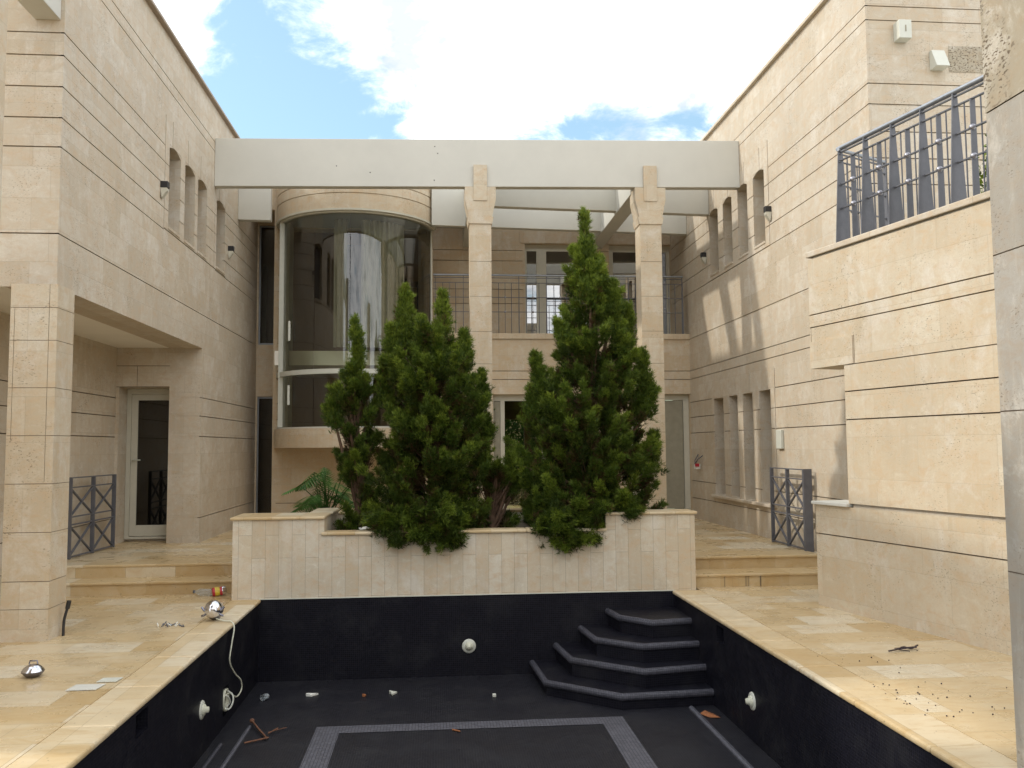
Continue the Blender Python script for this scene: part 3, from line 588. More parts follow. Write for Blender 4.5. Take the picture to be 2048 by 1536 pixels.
# ------------------------------------------------------------------ railings
def rod(mb, a, b, r=.0075): mb.tube([a, b], r, 6)
def bar(mb, a, b, w, h):   # flat bar between two points: w horizontal thickness, h vertical
    a, b = Vector(a), Vector(b); d = (b - a).normalized(); s = d.cross(Vector((0, 0, 1))).normalized() * (w / 2); u = Vector((0, 0, h / 2))
    if abs(d.z) > .99: s = Vector((w / 2, 0, 0)); u = Vector((0, h / 2, 0))
    vs = [p + q * s + t * u for p in (a, b) for q in (-1, 1) for t in (-1, 1)]
    mb.add(vs, [(0, 1, 3, 2), (4, 6, 7, 5), (0, 4, 5, 1), (2, 3, 7, 6), (0, 2, 6, 4), (1, 5, 7, 3)])
def railing(root, P0, P1, n, z0, H, out, fin=(.05, .2), first=True, fsc=1.0, midw=.03):
    P0, P1, out = Vector(P0), Vector(P1), Vector(out).normalized(); d = (P1 - P0); Ln = d.length; e = d / Ln
    tr = MB(); tr.tube([P0 + Vector((0, 0, z0 + H)) - e * .04, P1 + Vector((0, 0, z0 + H)) + e * .02], .026 * fsc, 10); tr.build('handrail', M['metal_l'], root)
    bars = MB()
    for f in (.955, .87, .62, .37): bar(bars, P0 + Vector((0, 0, z0 + H * f)) - e * .03, P1 + Vector((0, 0, z0 + H * f)), .03 * fsc, .011)
    bars.build('rail_bars', M['metal'], root)
    for i in range(n + 1):
        p = P0 + e * (Ln * i / n)
        if i > 0 or first:
            mb = MB(); th = .006; a0, a1 = fin; vs = []
            for z, w_ in ((z0, a1), (z0 + H - .02, a0)):
                for t in (-th, th):
                    for q in (0, w_): vs.append(p + e * t - out * (q - w_ * .5) + Vector((0, 0, z)))
            mb.add(vs, [(0, 1, 3, 2), (4, 6, 7, 5), (0, 4, 5, 1), (2, 3, 7, 6), (0, 2, 6, 4), (1, 5, 7, 3)]); mb.build('post', M['metal'], root)
        if i < n:
            c = P0 + e * (Ln * (i + .5) / n); h3 = H * .87
            mb = MB(); vs = []
            for z, w_ in ((z0 + .01, midw * 1.4), (z0 + h3, midw)):
                for t in (-.005, .005):
                    for q in (-w_ / 2, w_ / 2): vs.append(c + e * t - out * q + Vector((0, 0, z)))
            mb.add(vs, [(0, 1, 3, 2), (4, 6, 7, 5), (0, 4, 5, 1), (2, 3, 7, 6), (0, 2, 6, 4), (1, 5, 7, 3)])
            for f in (.27, .73):
                q = P0 + e * (Ln * (i + f) / n); rod(mb, q + Vector((0, 0, z0)), q + Vector((0, 0, z0 + h3)))
            b_ = mb.build('baluster', M['metal'], root)
            for f in (.62, .37): MB().ball(c + out * .012 + Vector((0, 0, z0 + H * f)), .030 * fsc, 12).build('ball', M['ball'], b_)
br_ = thing('balcony_railing', (2.55, 17.75, 4.12), 'grey metal railing with small balls along the rear balcony behind the columns', 'railing', 'grey metal railings')
railing(br_, (-.03, 17.74, 0), (5.13, 17.74, 0), 9, 4.12, 1.21, (0, -1, 0), (.035, .13), fsc=.8, midw=.012)
tr_ = thing('terrace_railing', (4.6, 8.2, 4.02), 'large grey metal railing with tapered fin posts on the right terrace wall', 'railing', 'grey metal railings')
p0, p1 = NW(.50, -.10), NW(2.93, -.10)
railing(tr_, (p0.x, p0.y, 0), (p1.x, p1.y, 0), 6, 4.02, 1.08, Nv, (.055, .19), fsc=1.05, midw=.055)
railing(tr_, (p0.x, p0.y, 0), (5.2, 9.55, 0), 2, 4.02, 1.06, (-.4, .9, 0), (.03, .04), first=False, fsc=.8, midw=.012)

# gates stored open against the walls
def gate(P0, P1, z0, H, label, out):
    P0, P1, out = Vector(P0), Vector(P1), Vector(out)
    root = thing('metal_gate', ((P0.x + P1.x) / 2, (P0.y + P1.y) / 2, z0), label, 'gate', 'low metal gates with crossed bars')
    d = P1 - P0; Z = lambda p, f: p + Vector((0, 0, z0 + H * f)); at = lambda t: P0 + d * t
    m_ = MB()
    for t in (0, .5, 1):
        p = at(t); m_.add([p + d.normalized() * a + out * b + Vector((0, 0, z0 + c * H)) for c in (0, 1) for b in (0, .05) for a in (-.018, .018)], [(0, 1, 3, 2), (4, 6, 7, 5), (0, 4, 5, 1), (2, 3, 7, 6), (0, 2, 6, 4), (1, 5, 7, 3)])
    for f in (.995, .875, .51, .415, .02): bar(m_, Z(at(0), f) + out * .025, Z(at(1), f) + out * .025, .04, .016)
    m_.build('gate_frame', M['metal'], root)
    for t0, t1 in ((0, .5), (.5, 1)):
        for f0, f1 in ((.51, .875), (.02, .415)):
            m_ = MB(); bar(m_, Z(at(t0), f0) + out * .025, Z(at(t1), f1) + out * .025, .03, .02); bar(m_, Z(at(t0), f1) + out * .02, Z(at(t1), f0) + out * .02, .03, .02); m_.build('cross_bars', M['metal'], root)
    return root
gate((-5.0, 12.42, 0), (-4.93, 13.85, 0), .325, 1.10, 'grey crossed bar gate standing open against the left porch wall', (1, 0, 0))
gR = gate((5.14, 11.86, 0), (5.14, 13.05, 0), .325, 1.13, 'grey crossed bar gate casting its shadow on the right wall at the steps', (-1, 0, 0))
MB().box(5.08, 5.2, 11.80, 11.835, .32, 1.46).build('gate_post', M['metal'], gR)

# ------------------------------------------------------------------ wall fittings
def lamp(X, nx, y, z, label):
    root = thing('wall_lamp', (X, y, z), label, 'lamp', 'small black and white wall lamps')
    a = sorted((X, X + nx * .10)); MB().box(a[0] + .001, a[1], y - .045, y + .045, z + .0, z + .09).build('lamp_head', M['black'], root, .005)
    MB().prism([(0, 0), (.02, -.14), (.09, -.04), (.09, 0)], y - .04, y + .04, T=lambda v: Vector((X + nx * v.x, v.z, z + v.y - .001))).build('lamp_shade', M['alu'], root)
lamp(XL, 1, 12.06, 5.36, 'black wall lamp left of the first upper window on the left wing')
lamp(XL, 1, 15.92, 5.36, 'black wall lamp right of the last upper window on the left wing')
lamp(XR, -1, 13.13, 5.46, 'black wall lamp nearest the terrace on the upper right wall')
lamp(XR, -1, 16.46, 5.47, 'black wall lamp far along the upper right wall near the balcony')
MB_ = MB(); MB_.box(XR - .05, XR - .001, 12.86, 13.06, 1.74, 2.03); tag(MB_.build('alarm_box', M['white'], None, .008), 'small white plastic box on the right wall above the gate', 'box')
MB().box(6.30, 6.80, RY0 - .006, RY0 + .05, 6.37, 6.70).build('pitted_block', M['stone_porous'], rw)
v = thing('wall_box', (5.7, RY0, 6.7), 'upright white box high on the upper right wall face', 'box')
MB().box(5.6, 5.76, RY0 - .14, RY0 - .001, 6.72, 6.95).build('box_body', M['white'], v, .006)
MB().box(5.675, 5.69, RY0 - .145, RY0 - .141, 6.80, 6.88).build('slot', M['shutter'], v)
mb = MB(); mb.prism([(0, 6.38), (-.16, 6.38), (-.05, 6.62), (0, 6.62)], 6.05, 6.22, T=lambda q: Vector((q.z, RY0 - .001 + q.x, q.y))); tag(mb.build('vent_hood', M['white'], None, .004), 'white wedge shaped vent hood beside the upper right railing', 'vent')
hk = thing('wall_bracket', (XR, 17.1, 1.4), 'small bracket with red and white tape on the right wall near the glass door', 'bracket')
m_ = MB(); m_.tube([(XR, 16.95, 1.6), (XR - .1, 16.98, 1.52), (XR - .12, 17.1, 1.42), (XR - .08, 17.22, 1.5), (XR, 17.25, 1.62)], .012, 6); m_.build('hook', M['metal'], hk)
m_ = MB(); m_.box(XR - .13, XR - .03, 17.02, 17.14, 1.33, 1.43); m_.build('tape', M['paper'], hk, .01); MB().box(XR - .135, XR - .06, 17.0, 17.05, 1.38, 1.44).build('red_tape', M['red'], hk)

# pool wall lamps
def poollamp(o, ax, label):
    root = thing('pool_lamp', o, label, 'lamp', 'round white lamp mounts in the pool walls')
    MB().lathe([(.001, .012), (.078, .012), (.085, .0)], o, ax, 28).build('flange', M['white'], root)
    MB().lathe([(.052, .013), (.048, .03), (.03, .036), (.026, .062), (.001, .066)], o, ax, 24).build('dome', M['cable'], root)
poollamp((.385, PY1 - .001, -.61), (0, -1, 0), 'round white lamp mount in the middle of the rear pool wall')
poollamp((PX1 - .001, 8.13, -.59), (-1, 0, 0), 'round white lamp mount in the right pool wall')
poollamp((PX0 + .001, 8.28, -.55), (1, 0, 0), 'round white lamp mount in the left pool wall below the deck edge')

# pulled-out underwater lamp with its cable
ul = thing('underwater_lamp', (-2.33, 9.54, 0), 'chrome ball shaped underwater lamp on the left deck edge trailing a cable into the pool', 'lamp')
c0 = Vector((-2.335, 9.54, .118))
MB().lathe([(.001, .097), (.04, .09), (.072, .068), (.093, .035), (.1, 0), (.098, -.02)], c0, (-.1, -.55, .85), 28).build('shell', M['chrome'], ul)
MB().lathe([(.098, -.021), (.08, -.055), (.058, -.095), (.05, -.11), (.001, -.11)], c0, (-.1, -.55, .85), 20).build('housing', M['chrome_d'], ul)
for a in (-1, 1):
    m_ = MB(); m_.tube([c0 + Vector((a * .05, -.05, .0)), c0 + Vector((a * .09, -.05, -.0)), c0 + Vector((a * .115, -.04, .035))], .012, 8); m_.tube([c0 + Vector((a * .05, -.05, -.02)), c0 + Vector((a * .09, -.06, -.05)), c0 + Vector((a * .11, -.05, -.055))], .011, 8); m_.build('bracket', M['chrome_d'], ul)
MB().box(c0.x - .008, c0.x + .008, c0.y - .09, c0.y - .07, .11, .17).build('latch', M['black'], ul)
def smooth(pts, k=8):
    P_ = [Vector(p) for p in pts]; P_ = [P_[0]] + P_ + [P_[-1]]; out = []
    for i in range(1, len(P_) - 2):
        for j in range(k):
            t = j / k; a, b, c, d = P_[i - 1:i + 3]
            out.append(.5 * ((2 * b) + (c - a) * t + (2 * a - 5 * b + 4 * c - d) * t * t + (3 * b - a - 3 * c + d) * t ** 3))
    return out + [P_[-2]]
m_ = MB(); m_.tube(smooth([(-2.30, 9.50, .03), (-2.2, 9.45, .015), (-2.12, 9.40, .014), (-2.08, 9.34, -.04), (-2.08, 9.24, -.18), (-2.085, 9.19, -.34), (-2.07, 9.36, -.50), (-2.05, 9.55, -.62), (-2.05, 9.58, -.72), (-2.07, 9.45, -.76), (-2.10, 9.28, -.68), (-2.14, 9.2, -.68)]), .0075, 8); m_.build('cable', M['cable'], ul)
sk = thing('lamp_socket', (PX0, 9.2, -.72), 'open lamp niche in the left pool wall with coiled cable inside', 'socket')
m_ = MB(); m_.lathe([(.10, -.03), (.112, .004), (.10, .008), (.095, -.03)], (PX0 + .004, 9.2, -.72), (1, 0, 0), 24); m_.build('socket_ring', M['cable'], sk)
m_ = MB(); m_.tube(smooth([(PX0 - .02, 9.27, -.64), (PX0 + .05, 9.25, -.68), (PX0 + .07, 9.2, -.74), (PX0 + .04, 9.16, -.80), (PX0 - .02, 9.15, -.78)]), .009, 7); m_.tube(smooth([(PX0 - .03, 9.15, -.66), (PX0 + .02, 9.2, -.69), (PX0 + .03, 9.24, -.76), (PX0 - .02, 9.2, -.82)]), .009, 7); m_.build('coiled_cable', M['white'], sk)

# ------------------------------------------------------------------ loose objects on the deck
sl = thing('saucer_lamp', (-3.21, 7.4, 0), 'chrome saucer shaped lamp standing alone on the left deck', 'lamp')
MB().lathe([(.001, 0), (.05, 0), (.082, .035), (.085, .045)], (-3.21, 7.4, .002), k=28).build('bowl', M['chrome_d'], sl)
MB().lathe([(.085, .046), (.07, .068), (.05, .085), (.025, .097), (.001, .1)], (-3.21, 7.4, .002), k=28).build('dome', M['chrome'], sl)
m_ = MB(); m_.tube([(-3.24, 7.4, .10), (-3.235, 7.4, .125), (-3.18, 7.4, .125), (-3.175, 7.4, .10)], .006, 6); m_.build('handle', M['chrome_d'], sl)
def plate(x0, x1, y0, y1, sk_, label, m='plaster'):
    mb = MB(); mb.add([(x + sk_ * (y - y0), y, z) for z in (.004, .009) for y in (y0, y1) for x in (x0, x1)], [(0, 2, 3, 1), (4, 5, 7, 6), (0, 1, 5, 4), (2, 6, 7, 3), (0, 4, 6, 2), (1, 3, 7, 5)])
    tag(mb.build('floor_plate', M[m]), label, 'plate', 'pale plates on the left deck')
plate(-2.77, -2.55, 6.93, 7.09, .1, 'larger pale plate on the left deck nearer the camera', 'plaster')
plate(-2.63, -2.48, 7.15, 7.27, .1, 'smaller white plate just behind the larger one on the left deck', 'white')
can = thing('crushed_can', (-2.67, 11.13, 0), 'crushed red and yellow drinks can lying at the foot of the left steps', 'can')
MB().lathe([(.001, -.085), (.05, -.085), (.056, -.07), (.048, -.01), (.055, .03)], (-2.66, 11.13, .058), (1, .3, .1), 14).build('can_body', M['red'], can)
MB().lathe([(.0565, -.055), (.0545, -.02), (.05, .0)], (-2.659, 11.128, .059), (1, .3, .1), 14).build('can_print', M['yellow'], can)
MB().lathe([(.055, .031), (.052, .07), (.04, .08), (.001, .084)], (-2.66, 11.13, .058), (1, .3, .1), 14).build('can_top', M['chrome'], can)
bt = thing('plastic_bottle', (-2.85, 11.15, 0), 'clear plastic bottle lying beside the crushed can', 'bottle')
MB().lathe([(.001, -.1), (.04, -.1), (.042, -.09), (.042, .04), (.018, .09), (.016, .11)], (-2.86, 11.17, .044), (-1, .1, .05), 14).build('bottle_body', M['plastic'], bt)
MB().lathe([(.02, .11), (.02, .13), (.001, .13)], (-2.86, 11.17, .044), (-1, .1, .05), 12).build('bottle_cap', M['metal'], bt)
pp = thing('pipe_stub', (-3.58, 8.95, 0), 'black plastic pipe stub leaning upright beside the left porch pillar', 'pipe')
m_ = MB(); m_.tube(smooth([(-3.62, 8.97, .0), (-3.62, 8.98, .14), (-3.60, 9.0, .26)], 5), .014, 8); m_.build('pipe_tube', M['black'], pp)
MB().tube([(-3.60, 9.0, .255), (-3.585, 9.0, .33)], .022, 8).build('pipe_sleeve', M['black'], pp)
m_ = MB(); rs = random.Random(3)
for i in range(16):
    x, y = -2.69 + rs.gauss(0, .07), 9.32 + rs.gauss(0, .03); a = rs.random() * 3; m_.tube([(x, y, .006), (x + .05 * math.cos(a), y + .05 * math.sin(a), .012 + .02 * rs.random())], .006, 5, mi=0 if i % 3 else 1)
tag(m_.build('litter', [M['metal'], M['paper']]), 'scatter of dark and pale scraps on the left deck by the chrome lamp', 'litter', kind='stuff')
m_ = MB(); m_.tube(smooth([(3.90, 7.40, .01), (4.0, 7.42, .02), (4.06, 7.45, .03), (4.14, 7.46, .012), (4.22, 7.50, .03)], 5), [.004] * 4 + [.008] * 13 + [.005] * 4 if False else .007, 6)
for a, b in (((4.0, 7.42, .016), (4.08, 7.38, .008)), ((4.08, 7.45, .022), (4.0, 7.49, .01))): m_.tube([a, b], .004, 5)
for k in range(7):
    x, y = 3.98 + .025 * k, 7.425 + .006 * k; m_.face([(x, y, .012), (x + .05, y - .02, .02), (x + .07, y + .01, .03), (x + .02, y + .02, .022)])
tag(m_.build('dry_branch', M['twig']), 'dark dry twig with curled leaves lying on the right deck', 'twig')
m_ = MB()
for i in range(48):
    x, y = 3.2 + abs(rs.gauss(0, .45)), 5.6 + abs(rs.gauss(0, .9))
    if x > 4.7: continue
    m_.ball((x, y, .004), rs.uniform(.003, .0065), 6)
tag(m_.build('specks', M['twig']), 'small dark specks of grit scattered over the right deck', 'grit', kind='stuff')
# pool floor finds
z = PZ + .002
cp = MB(); cp.lathe([(.03, 0), (.034, .075), (.037, .077), (.031, .0)], (-1.87, 10.05, z + .036), (-.5, -.8, .05), 18); cp.lathe([(.001, .0), (.03, 0)], (-1.87, 10.05, z + .036), (-.5, -.8, .05), 18); tag(cp.build('plastic_cup', M['plastic']), 'clear plastic cup lying on the pool floor in the far left corner', 'cup')
def scrap(pts, m, name, label, cat):
    mb = MB(); n = len(pts); mb.prism(pts, z + .002, z + .02); o = mb.build(name, M[m]); o.data.vertices[n].co.z += .018; tag(o, label, cat)
scrap([(-1.46, 10.12), (-1.40, 10.10), (-1.33, 10.17), (-1.40, 10.18)], 'paper', 'paper_scrap', 'thin white paper scrap on the pool floor, left of the orange crumb', 'scrap')
scrap([(-.83, 10.03), (-.80, 10.03), (-.79, 10.06), (-.82, 10.07)], 'leaf_dry', 'orange_crumb', 'tiny orange crumb on the pool floor between two white scraps', 'scrap')
scrap([(-.54, 10.13), (-.50, 10.04), (-.45, 10.13), (-.50, 10.15)], 'white', 'paper_scrap', 'white triangular scrap on the pool floor', 'scrap')
mb = MB(); mb.box(.61, .65, 9.85, 9.89, z, z + .035); tag(mb.build('white_cube', M['white'], None, .006), 'tiny white cube on the pool floor below the round lamp', 'cube')
m_ = MB(); m_.tube([(-1.845, 9.13, z + .05), (-1.75, 8.95, z + .03), (-1.62, 8.68, z + .025)], .010, 7); m_.tube([(-1.60, 8.69, z + .02), (-1.80, 8.57, z + .016)], .008, 7); m_.tube([(-1.62, 8.78, z + .03), (-1.55, 8.90, z + .04)], .006, 5); m_.tube([(-1.63, 8.85, z + .02), (-1.48, 8.98, z + .02)], .004, 5); m_.ball((-1.845, 9.13, z + .05), .024)
tag(m_.build('rusty_rod', M['rust']), 'bent rusty rod lying on the left of the pool floor', 'rod')
m_ = MB(); m_.tube([(.15, 8.77, z + .008), (.22, 8.70, z + .012)], .008, 6); tag(m_.build('red_stick', M['leaf_dry']), 'short reddish stick inside the grey band on the pool floor', 'stick')
mb = MB(); mb.add([(2.69, 9.0, z + .01), (2.76, 9.04, z + .03), (2.84, 8.95, z + .01), (2.86, 8.84, z + .012), (2.76, 8.88, z + .004), (2.76, 8.95, z + .03)], [(0, 1, 5), (1, 2, 5), (2, 3, 5), (3, 4, 5), (4, 0, 5)]); tag(mb.build('dry_leaf', M['leaf_dry']), 'orange brown dry leaf at the foot of the right pool wall', 'leaf')
mb = MB(); mb.add([(-.95, 11.02, .79), (-.84, 10.98, .80), (-.80, 11.02, .80), (-.88, 11.04, .83), (-.97, 11.05, .81)], [(0, 1, 3), (1, 2, 3), (0, 3, 4)]); tag(mb.build('paper_wad', M['paper']), 'crumpled white paper on the low planter rim under the left conifer', 'paper')

# ------------------------------------------------------------------ house opposite, seen only as reflections in the glass
op = thing('opposite_house', (1, -14, 0), 'stone house with tall arches reflected in the curved glass bay', 'building')
mb = MB(); regs = []
for xc in (-6.5, -3.2, .1, 3.4, 6.7): regs += [(xc - 1.05, xc + 1.05, .1, 4.4, None)]
relief(mb, (0, -14, 0), (1, 0, 0), (0, 1, 0), -10, 10, 0, 6.4, regs, .5)
for xc in (-6.5, -3.2, .1, 3.4, 6.7):
    for k in range(6):
        for sg in (-1, 1):
            a0, a1 = k / 6 * 1.05, (k + 1) / 6 * 1.05
            h = lambda a: 4.4 - .9 * (1 - math.sqrt(max(0, 1 - (1 - a / 1.05) ** 2)))
            xa, xb = xc + sg * (1.05 - a0), xc + sg * (1.05 - a1)
            mb.add([(xa, -14.02, 4.4), (xb, -14.02, 4.4), (xb, -14.02, h(a1)), (xa, -14.02, h(a0)), (xa, -14.4, h(a0)), (xb, -14.4, h(a1))], [(0, 1, 2, 3), (3, 2, 5, 4)])
mb.build('stone_wall', M['stone'], op); MB().box(-10, 10, -19, -18.8, 0, 6.4).build('inner_wall', M['dark'], op)
MB().box(-10, 10, -19, -14.5, 6.41, 6.6).build('roof', M['plaster'], op)

# ------------------------------------------------------------------ vegetation
def leaf_mat(name, dark, light, tip, brown=(.075, .038, .018)):
    m, n = newmat(name)
    t = n.node('ShaderNodeAttribute', {'attribute_name': 'tint'}).outputs['Color']; a, b, c = n.sep(t)
    cc = n.mix(a, (*dark, 1), (*light, 1)); cc = n.mix(b, cc, (*tip, 1)); cc = n.mix(c, cc, (*brown, 1))
    p = n.node('ShaderNodeBsdfPrincipled', {}, {'Base Color': cc, 'Roughness': .55, 'Specular IOR Level': .3})
    tr = n.node('ShaderNodeBsdfTranslucent', {}, {'Color': cc}); mx = n.node('ShaderNodeMixShader', {}, {0: .22})
    n.l.new(p.outputs[0], mx.inputs[1]); n.l.new(tr.outputs[0], mx.inputs[2]); n.l.new(mx.outputs[0], n.node('ShaderNodeOutputMaterial').inputs[0]); return m
M['conifer'] = leaf_mat('conifer_foliage', (.006, .019, .004), (.052, .10, .011), (.32, .40, .045))
M['hedge'] = leaf_mat('hedge_leaf', (.008, .03, .006), (.03, .09, .015), (.06, .15, .02))
M['broad'] = leaf_mat('broad_leaf', (.03, .10, .018), (.07, .19, .03), (.15, .30, .05))
def mesh_np(name, V, F, tint, mat, parent, k=3):
    me = bpy.data.meshes.new(name); nf = len(F)
    o3 = np.array(parent.get('_o')) if parent is not None else np.zeros(3)
    me.vertices.add(len(V)); me.vertices.foreach_set('co', (V - o3).astype('f').ravel())
    me.loops.add(nf * k); me.loops.foreach_set('vertex_index', F.astype('i').ravel())
    me.polygons.add(nf); me.polygons.foreach_set('loop_start', np.arange(0, nf * k, k, dtype='i')); me.polygons.foreach_set('loop_total', np.full(nf, k, dtype='i'))
    me.update(); me.validate()
    at = me.attributes.new('tint', 'FLOAT_COLOR', 'POINT'); at.data.foreach_set('color', np.hstack([tint, np.ones((len(tint), 1))]).astype('f').ravel())
    me.materials.append(mat); o = bpy.data.objects.new(name, me); col.objects.link(o); o.parent = parent; return o
def conifer(name, loc, label, rows, leaders, seed, dens=1.0, group=None, brown=.12, yc=11.62, dmax=.62, spill=()):
    rg = np.random.default_rng(seed); root = thing(name, loc, label, 'tree', group)
    rows = sorted(rows); zs = np.array([r[0] for r in rows]); xl = np.array([r[1] for r in rows]); xr = np.array([r[2] for r in rows])
    C = []; D = []; R_ = []
    # body: upward fingers of foliage rooted inside the crown, with gaps between them
    T_ = []; vol = 0
    for i in range(len(zs) - 1): vol += (zs[i + 1] - zs[i]) * .5 * ((xr[i] - xl[i]) + (xr[i + 1] - xl[i + 1]))
    nc = int(84 * dens * vol); cnt = 0; pz = rg.uniform(0, 6)
    def finger(cx_, cy_, cz_, dv, ln_, rad_, k):
        tb = rg.uniform(-.38, .34)
        for _ in range(k):
            t = rg.uniform() ** .8; rr = rad_ * (1 - .62 * t) * rg.uniform(.2, 1) ** .5; th_ = rg.uniform(0, 6.283); ph_ = rg.uniform(-1, 1)
            o = np.array([math.cos(th_), math.sin(th_), ph_ * .8]) * rr
            C.append(tuple(np.array([cx_, cy_, cz_]) + dv * t * ln_ + o)); D.append(tuple(dv + o / rad_ * .5)); R_.append(.036 + .03 * (1 - t)); T_.append(t * .75 + tb)
    while cnt < nc:
        z = rg.uniform(zs[0], zs[-1]); a = np.interp(z, zs, xl); b = np.interp(z, zs, xr); hw = (b - a) / 2
        if rg.uniform() > (hw + .15) / 1.0: continue
        cnt += 1; cx = (a + b) / 2; th = rg.uniform(0, 2 * math.pi); dep = min(hw * .95, dmax)
        q = rg.uniform(.35, .86) if rg.uniform() < .8 else rg.uniform(.05, .4)
        dv = np.array([math.cos(th) * .75, math.sin(th) * .75, rg.uniform(.45, 1.7)]); dv /= np.linalg.norm(dv)
        q *= 1 + .15 * math.sin(3 * th + 4.5 * z + pz) + .13 * math.sin(8.5 * z + 2 * th + 2 * pz)
        finger(cx + math.cos(th) * hw * q, yc + math.sin(th) * dep * q, z - .08, dv, rg.uniform(.24, .50) * min(1, .5 + hw), rg.uniform(.038, .075), int(rg.integers(11, 17)))
    for (xa, xb, za, zb2) in spill:
        for _ in range(int((xb - xa) * 46)):
            dv = np.array([rg.normal() * .4, -.8, rg.uniform(-.5, .5)]); dv /= np.linalg.norm(dv); finger(rg.uniform(xa, xb), rg.uniform(10.82, 11.15), rg.uniform(za, zb2), dv, rg.uniform(.12, .26), .09, 12)
    for (x0, y0, z0, z1, r0, lx) in leaders:
        m_ = int(80 * dens * (z1 - z0) / .5 * (.5 + r0 * 2.2))
        for i in range(m_):
            t = rg.uniform() ** .85; z = z0 + (z1 - z0) * t; r = r0 * (1 - t) ** .75 + .012; r *= .78 + .3 * math.sin(z * 26 + x0 * 9); th = rg.uniform(0, 6.283)
            q = .35 + .7 * rg.uniform(); C.append((x0 + lx * t + math.cos(th) * r * q, y0 + math.sin(th) * r * q, z - .04)); D.append((math.cos(th) * .35, math.sin(th) * .35, 1)); R_.append(.075 * (1.05 - .55 * t)); T_.append(.35 + .5 * q * t + rg.uniform(-.1, .2))
    T_ = np.clip(np.array(T_), 0, 1)
    C = np.array(C); D = np.array(D); R_ = np.array(R_); D /= np.linalg.norm(D, axis=1)[:, None]
    nt_ = len(C); S = 19
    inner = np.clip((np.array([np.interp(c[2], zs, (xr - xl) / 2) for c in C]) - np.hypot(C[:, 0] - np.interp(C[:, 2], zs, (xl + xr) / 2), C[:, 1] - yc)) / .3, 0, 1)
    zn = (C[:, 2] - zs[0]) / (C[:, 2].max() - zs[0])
    # sprays
    c = np.repeat(C, S, 0); d = np.repeat(D, S, 0); r = np.repeat(R_, S)[:, None]
    off = rg.normal(size=(nt_ * S, 3)); off /= np.linalg.norm(off, axis=1)[:, None]
    off *= rg.uniform(.2, 1, (nt_ * S, 1)) ** .6
    base = c + off * r + d * rg.uniform(-.8, 1.6, (nt_ * S, 1)) * r
    dr_ = d * 1.25 + off * .6 + rg.normal(scale=.25, size=off.shape) + np.array([0, 0, .25]); dr_ /= np.linalg.norm(dr_, axis=1)[:, None]
    sd_ = np.cross(dr_, rg.normal(size=dr_.shape)); sd_ /= np.linalg.norm(sd_, axis=1)[:, None]
    ln = rg.uniform(.036, .088, (nt_ * S, 1)) * (.8 + 2.0 * r); ns = len(base)
    # every spray is a little fan of four pointed scale-leaves
    VV = []; FF = []; TT = []
    tintA = np.repeat(np.clip(rg.normal(.12, .17, nt_) + .95 * T_ + .2 * (zn - .4), 0, 1), S) ; tipA = np.repeat(np.clip(rg.normal(-.14, .22, nt_) + .62 * T_ * T_ + .5 * np.clip(zn - .5, 0, 1), 0, 1), S)  # tips are new growth; sunlit tops and shaded insides are also tinted in
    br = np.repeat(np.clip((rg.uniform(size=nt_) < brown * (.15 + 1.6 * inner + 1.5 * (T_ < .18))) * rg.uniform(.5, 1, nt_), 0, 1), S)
    for ang in (-.75, -.25, .25, .75):
        dd = dr_ * math.cos(ang) + sd_ * math.sin(ang); nn = np.cross(dd, rg.normal(size=dd.shape)); nn /= np.linalg.norm(nn, axis=1)[:, None]
        wd = ln * .135; p0 = base - nn * wd * .6; p1 = base + nn * wd * .6 + dd * ln * .3; p2 = base + dd * ln
        b0 = len(VV) and sum(len(v) for v in VV); VV.append(np.stack([p0, p1, p2], 1).reshape(-1, 3)); FF.append(np.arange(ns * 3).reshape(-1, 3) + b0)
        tt = np.zeros((ns, 3, 3)); tt[:, :, 0] = tintA[:, None]; tt[:, 0, 1] = tipA * .25; tt[:, 1, 1] = tipA * .6; tt[:, 2, 1] = np.clip(tipA + .22, 0, 1); tt[:, :, 2] = br[:, None]
        TT.append(tt.reshape(-1, 3))
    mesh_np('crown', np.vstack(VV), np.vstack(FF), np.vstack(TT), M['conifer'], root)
    # trunk with limbs
    mb = MB(); ztop = C[:, 2].max() - .15; tx = lambda z: np.interp(z, zs, (xl + xr) / 2) if z < zs[-1] else (leaders[0][0] if leaders else 0)
    pts = [(tx(z_), yc, z_) for z_ in np.linspace(.6, max(zs[-1] - .1, 1), 8)]
    mb.tube(pts, [.055 - .005 * i for i in range(8)], 8)
    for (x0, y0, z0, z1, r0, lx) in leaders:
        zb_ = max(.7, z0 - .9); mb.tube([(tx(zb_), yc, zb_), ((tx(z0) + x0) / 2, (yc + y0) / 2, (zb_ + z0) / 2), (x0, y0, z0), (x0 + lx, y0, z1 - .12)], [.03, .025, .016, .004], 6)
    for i in rg.choice(nt_, min(nt_, 170), replace=False):
        p = C[i]; zb_ = max(.62, p[2] - .3 - .3 * rg.uniform()); 
        if zb_ < zs[-1]: mb.tube([(tx(zb_), yc, zb_), ((tx(zb_) + p[0]) / 2, (yc + p[1]) / 2, (zb_ + p[2]) / 2 - .03), tuple(p)], [.014, .009, .004], 5, cap=False)
    mb.build('trunk', M['bark'], root); return root
conifer('conifer_tree', (-1.05, 11.7, .62), 'slender thin conifer at the left end of the planter before the glass bay',
        [(.66, -1.28, -.85), (1.3, -1.15, -.85), (1.8, -1.20, -.85), (2.1, -1.36, -.84), (2.35, -1.34, -.86), (2.55, -1.14, -.94), (2.8, -1.10, -1.0)],
        [(-1.05, 11.65, 2.55, 3.2, .075, .0), (-1.03, 11.65, 3.0, 3.55, .06, -.07), (-1.32, 11.6, 2.1, 2.42, .08, -.08)], 11, .95, 'conifers in the planter', .15, 11.68, .3)
